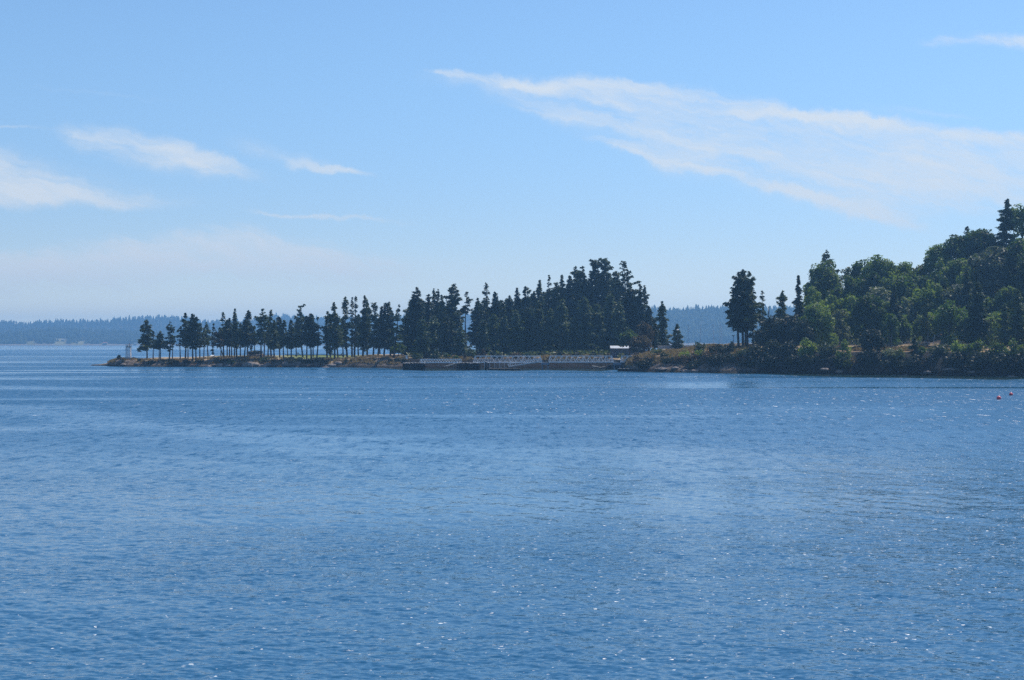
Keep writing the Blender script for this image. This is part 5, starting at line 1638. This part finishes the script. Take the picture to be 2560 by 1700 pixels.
# fallen tree under the low gangway, broken stump, small dock on the headland
Y = 548.0
mb = MB(); rng = np.random.default_rng(4)
x0 = XY(1110, Y); x1 = XY(1143, Y)
for i in range(16):
    t = i / 15
    mb.tube([(x0 * (1 - t) + x1 * t * .9 + x0 * .1 * t, Y + rng.normal(0, .3), .9 + t * .8 + rng.normal(0, .1)),
             (x0 * (1 - t) + x1 * t + rng.uniform(.6, 1.6), Y + rng.normal(0, .4), 1.3 + t * 1.1 + rng.normal(0, .25))], [.10, .03], 5)
mb.tube([(x0, Y, .85), ((x0 + x1) / 2, Y, 1.35), (x1, Y + .5, 2.2)], [.12, .2, .26], 7)
tag(mb.build('fallen_tree', M_DRIFT), 'bleached fallen tree with bare branches on the beach under the low gangway', 'driftwood')
Y = 552.0
for px0, px1, z0, z1, lab in ((1480, 1500, 1.0, .5, 'bleached drift log on the beach under the second truss'), (1500, 1513, .4, .8, 'short pale drift log at the water under the second truss right end')):
    mb = MB(); mb.tube([(XY(px0, Y), Y, z0), (XY(px1, Y), Y, z1)], [.2, .13], 7)
    tag(mb.build('drift_log', M_DRIFT), lab, 'drift log')

Y = float(front(1161) + 10)
zs = gz1(1161, Y)
e = thing('broken_stump', (XY(1162, Y), Y, zs - .2), 'broken brown tree stump with a split slab leaning left, beside the low gangway', 'tree stump')
mb = MB(); mb.tube([(0, 0, 0), (-.1, 0, 1.2), (.1, 0, 2.2)], [.5, .42, .3], 9); mb.tube([(.1, .1, 1.4), (.35, .1, 2.6)], [.2, .05], 6); mb.build('trunk', M_BARKRED, e)
mb = MB(); mb.add([(-.15, -.12, .9), (.05, -.12, .9), (-.9, -.12, 2.75), (-1.15, -.12, 2.7), (-.15, .12, .9), (.05, .12, .9), (-.9, .12, 2.75), (-1.15, .12, 2.7)],
                  [(0, 1, 2, 3), (7, 6, 5, 4), (0, 4, 5, 1), (1, 5, 6, 2), (2, 6, 7, 3), (3, 7, 4, 0)]); mb.build('slab', M_WOOD, e)

Y = 503.0
k = Y / F
e = thing('small_dock', (XY(1560, Y), Y, 0), 'small plank dock with a pale deck at the headland tip', 'dock')
w = 28 * k
mb = MB(); mb.box(-w / 2, w / 2, 0, 2.2, H + (HY - 922.6) * k, H + (HY - 921.2) * k); mb.build('deck', M_DRIFT, e)
mb = MB(); mb.box(-w / 2 - .1, w / 2 + 1.2, .15, 2.3, -.6, H + (HY - 922.7) * k); mb.build('crib', M_CREOSOTE, e)
for i in range(4):
    mb = MB(); x = -w / 2 + .2 + i * (w - .4) / 3; mb.tube([(x, -.14, -1), (x, -.14, H + (HY - 920.5) * k)], .11, 7); mb.build('pile', M_CREOSOTE, e)

# ------------------------------------------------------------------ shed, wall, lamps, fences, boats
Y = 572.0
k = Y / F
xa, xb = XY(1526, Y), XY(1600, Y)
zg = gz1(1555, Y) - .3
e = thing('shed', ((xa + xb) / 2, Y, zg), 'low dark shed with a bright white sloping roof at the wood right end', 'shed')
w = xb - xa; he = H + (HY - 871.5) * k - zg; hr = H + (HY - 865.2) * k - zg
mb = MB(); mb.box(-w / 2 + .3, w / 2 - .3, 0, 5.0, 0, he); mb.build('wall', M_SHED, e)
mb = MB()
mb.add([(-w / 2, -.45, he + .03), (w / 2, -.45, he + .03), (w / 2, 2.5, hr), (-w / 2, 2.5, hr), (w / 2, 5.5, he + .03), (-w / 2, 5.5, he + .03),
        (-w / 2, -.45, he + .15), (w / 2, -.45, he + .15), (w / 2, 2.5, hr + .12), (-w / 2, 2.5, hr + .12), (w / 2, 5.5, he + .15), (-w / 2, 5.5, he + .15)],
       [(6, 7, 8, 9), (9, 8, 10, 11), (3, 2, 1, 0), (5, 4, 2, 3), (0, 1, 7, 6), (4, 5, 11, 10), (0, 6, 9, 3), (3, 9, 11, 5), (1, 2, 8, 7), (2, 4, 10, 8)])
mb.build('roof', M_ROOF, e)
mb = MB(); mb.box(-1.0, .9, .0, .05, .02, he * .8); d_ = mb.build('door', M_DARK, e, (0, -.055, 0))
mb = MB(); mb.box(.55, .7, -.06, 0.0, he * .36, he * .40); mb.build('handle', M_GALV, d_)
for x in (-w * .33, w * .3):
    mb = MB(); mb.box(x - .5, x + .5, -.05, -.003, he * .5, he * .78); f_ = mb.build('window', M_GLASS, e)
    mb = MB(); mb.box(x - .58, x + .58, -.075, -.052, he * .46, he * .5); mb.build('sill', M_GREYPAINT, f_)


def chain_fence(pts, hgt, label, mesh_step=.34, post_every=3.0):
    """pts: list of (px, Y)"""
    P3 = [np.array([XY(px, Y_), Y_, gz1(px, Y_)]) for px, Y_ in pts]
    o = P3[0]
    e = thing('wire_fence', o, label, 'fence')
    rail, wire = MB(), MB()
    for a, b in zip(P3[:-1], P3[1:]):
        L = np.linalg.norm(b - a); n = max(1, int(round(L / post_every)))
        for i in range(n):
            p = a + (b - a) * i / n - o
            mb = MB(); mb.tube([tuple(p + [0, 0, -.3]), tuple(p + [0, 0, hgt + .05])], .045, 6); mb.build('post', M_GALV, e)
        A, B = a - o, b - o
        for z in (hgt, .06): rail.tube([tuple(A + [0, 0, z]), tuple(B + [0, 0, z])], .03, 5)
        m = int(L / mesh_step)
        for i in range(m):
            q0 = A + (B - A) * i / m
            for s_ in (0, 1):
                u0 = i / m; u1 = min(1, u0 + hgt / L)
                if s_: u0, u1 = u1, u0
                wire.bar(tuple(A + (B - A) * u0 + [0, .02 * (1 + s_), .05]), tuple(A + (B - A) * u1 + [0, .02 * (1 + s_), hgt]), .013)
    rail.build('rail', M_GALV, e)
    wire.build('wire_mesh', M_GALV, e)
    return e


chain_fence([(px, float(front(px)) + 33) for px in (2050, 2120, 2200, 2300, 2400, 2470)], 1.75, 'long grey chain-link fence above the orange grass on the headland')
chain_fence([(1596, 555.0), (1620, 553.0)], 2.2, 'short chain-link fence at the shed right end', .3, 1.6)

# pale pad and long grey wall on the isthmus
e_ = [(1648, 532), (1706, 530), (1706, 544), (1648, 545)]
V = [(XY(px, Y_), Y_, float(H + (HY - row) * Y_ / F)) for (px, Y_), row in zip(e_, (881.5, 880, 872.5, 872.5))]
mb = MB(); mb.add(V + [(x, y, z - 1.6) for x, y, z in V], [(0, 1, 2, 3), (0, 4, 5, 1), (1, 5, 6, 2), (2, 6, 7, 3), (3, 7, 4, 0)])
tag(mb.build('concrete_pad', M_PALECONC), 'bright pale concrete slope in front of the long grey wall', 'concrete slope')
k = 546.5 / F
mb = MB(); mb.box(XY(1645, 546), XY(1742, 546), 546.3, 546.9, gz1(1690, 546) - 2.5, H + (HY - 864.2) * k)
wl = tag(mb.build('concrete_wall', M_GREYPAINT), 'long plain grey wall on the isthmus behind the small fir', 'wall')
mb = MB(); mb.box(XY(1644, 546), XY(1743, 546), 546.2, 547.0, H + (HY - 864.2) * k + .003, H + (HY - 863.3) * k); mb.build('coping', M_CONC, wl)


def lamp(px, d, top, label, mat, globe):
    Y = float(front(px) + d); zg = gz1(px, Y) - .2
    h = H + (HY - top) * Y / F - zg
    e = thing('lamp_post', (XY(px, Y), Y, zg), label, 'lamp post')
    mb = MB(); mb.tube([(0, 0, 0), (0, 0, h - .25)], [.09, .06], 8); mb.build('pole', M_DARK, e)
    mb = MB()
    if globe:
        mb.tube([(0, 0, h - .26), (0, 0, h - .18)], [.1, .12], 8)
        mb.dome((0, 0, h - .14), .42, .42, .30, 12, 6, False); mb.box(-.38, .38, -.38, .38, h - .2, h - .141)
    else:
        mb.box(-.42, .42, -.16, .16, h - .25, h - .03)
        mb.box(-.1, .1, -.1, .1, h - .4, h - .253)
    mb.build('lamp_head', mat, e)


lamp(1694, 50, 824, 'lamp post with a white domed head beside the small fir', M_WHITE, True)
lamp(1833.5, 26, 838, 'dark lamp post with a flat head standing alone on the isthmus', M_DARK, False)
Y = float(front(1922) + 46); zg = gz1(1922, Y) - .3
e = thing('utility_pole', (XY(1922, Y), Y, zg), 'plain dark utility pole between the wispy fir and the pale feathery fir', 'utility pole')
hp = H + (HY - 766) * Y / F - zg
mb = MB(); mb.tube([(0, 0, 0), (0, 0, hp)], [.2, .15], 8); mb.build('pole', M_CREOSOTE, e)
mb = MB(); mb.box(-.14, .14, .16, .24, hp - 2.2, hp - 1.3); mb.build('bracket', M_DARK, e)
for px, d, top, lab in ((2228, 20, 834, 'thin pale bare pole rising from the orange grass'), (2320, 21, 832, 'thicker grey pole rising from the orange grass by the bare-stemmed fir')):
    Y = float(front(px) + d); zg = gz1(px, Y) - .3
    mb = MB(); mb.tube([(0, 0, 0), (0, 0, H + (HY - top) * Y / F - zg)], [.14, .11], 8)
    tag(mb.build('bare_pole', M_BARKGREY, None, (XY(px, Y), Y, zg)), lab, 'pole')
Y = float(front(2334) + 22); zg = gz1(2334, Y)
mb = MB(); mb.tube([(-.4, 0, -.2), (.5, 0, H + (HY - 836) * Y / F - zg)], .06, 6)
tag(mb.build('leaning_stake', M_GALV, None, (XY(2333, Y), Y, zg)), 'slanting pale stake in front of the headland fence', 'stake')

# road crossing the isthmus
mb = MB(); pr = [(1735, 40), (1760, 38), (1790, 37), (1820, 36), (1850, 36), (1885, 36)]
for (a, da), (b, dbb) in zip(pr[:-1], pr[1:]):
    ya, yb2 = float(front(a) + da), float(front(b) + dbb)
    q = [(XY(a, ya), ya, gz1(a, ya) + .10), (XY(b, yb2), yb2, gz1(b, yb2) + .10), (XY(b, yb2 + 6), yb2 + 6, gz1(b, yb2) + .30), (XY(a, ya + 6), ya + 6, gz1(a, ya) + .30)]
    mb.add(q + [(x, y, z - 1.0) for x, y, z in q], [(0, 1, 2, 3), (0, 4, 5, 1), (2, 6, 7, 3)])
tag(mb.build('road', M_PALECONC), kind='structure')

# moored sailing yachts in the bay behind the isthmus
for i, (px, top, lean, lab) in enumerate([
    (1717, 812, 0, 'faint yacht mast farthest left behind the isthmus'),
    (1748, 810, 0, 'bright yacht mast rising behind the bristly conical bush'),
    (1783, 809, -4, 'yacht mast leaning slightly left, middle of the row'),
    (1796.5, 807, 0, 'brightest pair-side yacht mast, left of two close ones'),
    (1803, 814, -3, 'thin yacht mast just right of the brightest one'),
]):
    Yb = 690.0 + i * 14
    k = Yb / F
    X = XY(px, Yb)
    zt = H + (HY - top) * k
    e = thing('sailing_yacht', (X, Yb, 0), lab, 'sailing yacht', 'yachts moored behind the isthmus')
    hb = MB(); V, Fc = [], []
    Lh, Wh = 13.0, 3.6
    for j in range(13):
        t = j / 12; wd = Wh / 2 * math.sin(math.pi * min(1, .12 + t * .88) ** .8) ** .6 if t < 1 else 0.02
        x = -Lh / 2 + Lh * t
        V += [(x, -wd, 1.35 + .35 * t * t), (x, -wd * .75, .1), (x, 0, -.7), (x, wd * .75, .1), (x, wd, 1.35 + .35 * t * t)]
        if j:
            for q in range(4): Fc.append(((j - 1) * 5 + q, j * 5 + q, j * 5 + q + 1, (j - 1) * 5 + q + 1))
            Fc.append(((j - 1) * 5 + 4, j * 5 + 4, j * 5, (j - 1) * 5))
    Fc.append((0, 1, 2, 3, 4))
    hb.add(V, Fc); hb.build('hull', M_WHITE, e)
    mb = MB(); mb.box(-3.5, 1.8, -1.05, 1.05, 1.4, 2.15); mb.build('cabin', M_WHITE, e)
    mb = MB(); mb.tube([(.6, 0, 1.4), (.6 + lean * k, 0, zt)], [.17, .13], 8)
    for f in (.45, .72): mb.bar((.6 + lean * k * f - .05, -1.0, 1.4 + (zt - 1.4) * f), (.6 + lean * k * f + .05, 1.0, 1.4 + (zt - 1.4) * f), .06)
    mb.build('mast', M_ALU, e)
    mb = MB(); mb.tube([(.5, 0, 2.9), (-4.3, 0, 3.0)], .09, 6); bo = mb.build('boom', M_ALU, e)
    mb = MB(); mb.tube([(.3, 0, 3.15), (-2, 0, 3.2), (-4.2, 0, 3.15)], [.2, .24, .12], 8); mb.build('furled_sail', M_SAIL, bo)
    mb = MB()
    for q in ((6.3, 0), (-6.2, 0), (.3, 1.6), (.3, -1.6)): mb.tube([(q[0], q[1], 1.5), (.6 + lean * k, 0, zt - .3)], .012, 4)
    mb.build('stay', M_GALV, e)

# red buoys
for px, row, rad, lab in ((2497, 998.5, .36, 'nearer red round buoy floating on the right'), (2527.5, 988.5, .32, 'farther red round buoy, the one closer to the right edge')):
    Yb = H * F / (row - HY)
    X = XY(px, Yb)
    e = thing('mooring_buoy', (X, Yb, 0), lab, 'buoy', 'red mooring buoys')
    mb = MB(); mb.dome((0, 0, rad * .55), rad, rad, rad, 18, 12); mb.build('float', M_RED, e, None, True)
    mb = MB(); mb.tube([(0, 0, rad * 1.53), (0, 0, rad * 1.75)], .05, 8); mb.tube([(-.07, 0, rad * 1.76), (.07, 0, rad * 1.76)], .03, 6); mb.build('mooring_eye', M_GALV, e)

# ------------------------------------------------------------------ air
HAZE = 1.95e-4
bx0 = (-7800.0, -7800.0, -2.6); bx1 = (7800.0, 7800.0, 132.0)
mb = MB(); mb.box(bx0[0], bx1[0], bx0[1], bx1[1], bx0[2], bx1[2])
m = bpy.data.materials.new('sea_haze'); m.use_nodes = True
nt = m.node_tree; nt.nodes.clear()
pv = nt.nodes.new('ShaderNodeVolumePrincipled')
pv.inputs['Color'].default_value = (0.29, 0.61, 1.0, 1)
pv.inputs['Density'].default_value = HAZE
pv.inputs['Anisotropy'].default_value = 0.33
ou = nt.nodes.new('ShaderNodeOutputMaterial')
nt.links.new(pv.outputs[0], ou.inputs['Volume'])
try:
    m.cycles.homogeneous_volume = True
except Exception:
    pass
hz = mb.build('haze', m)
tag(hz, kind='stuff')
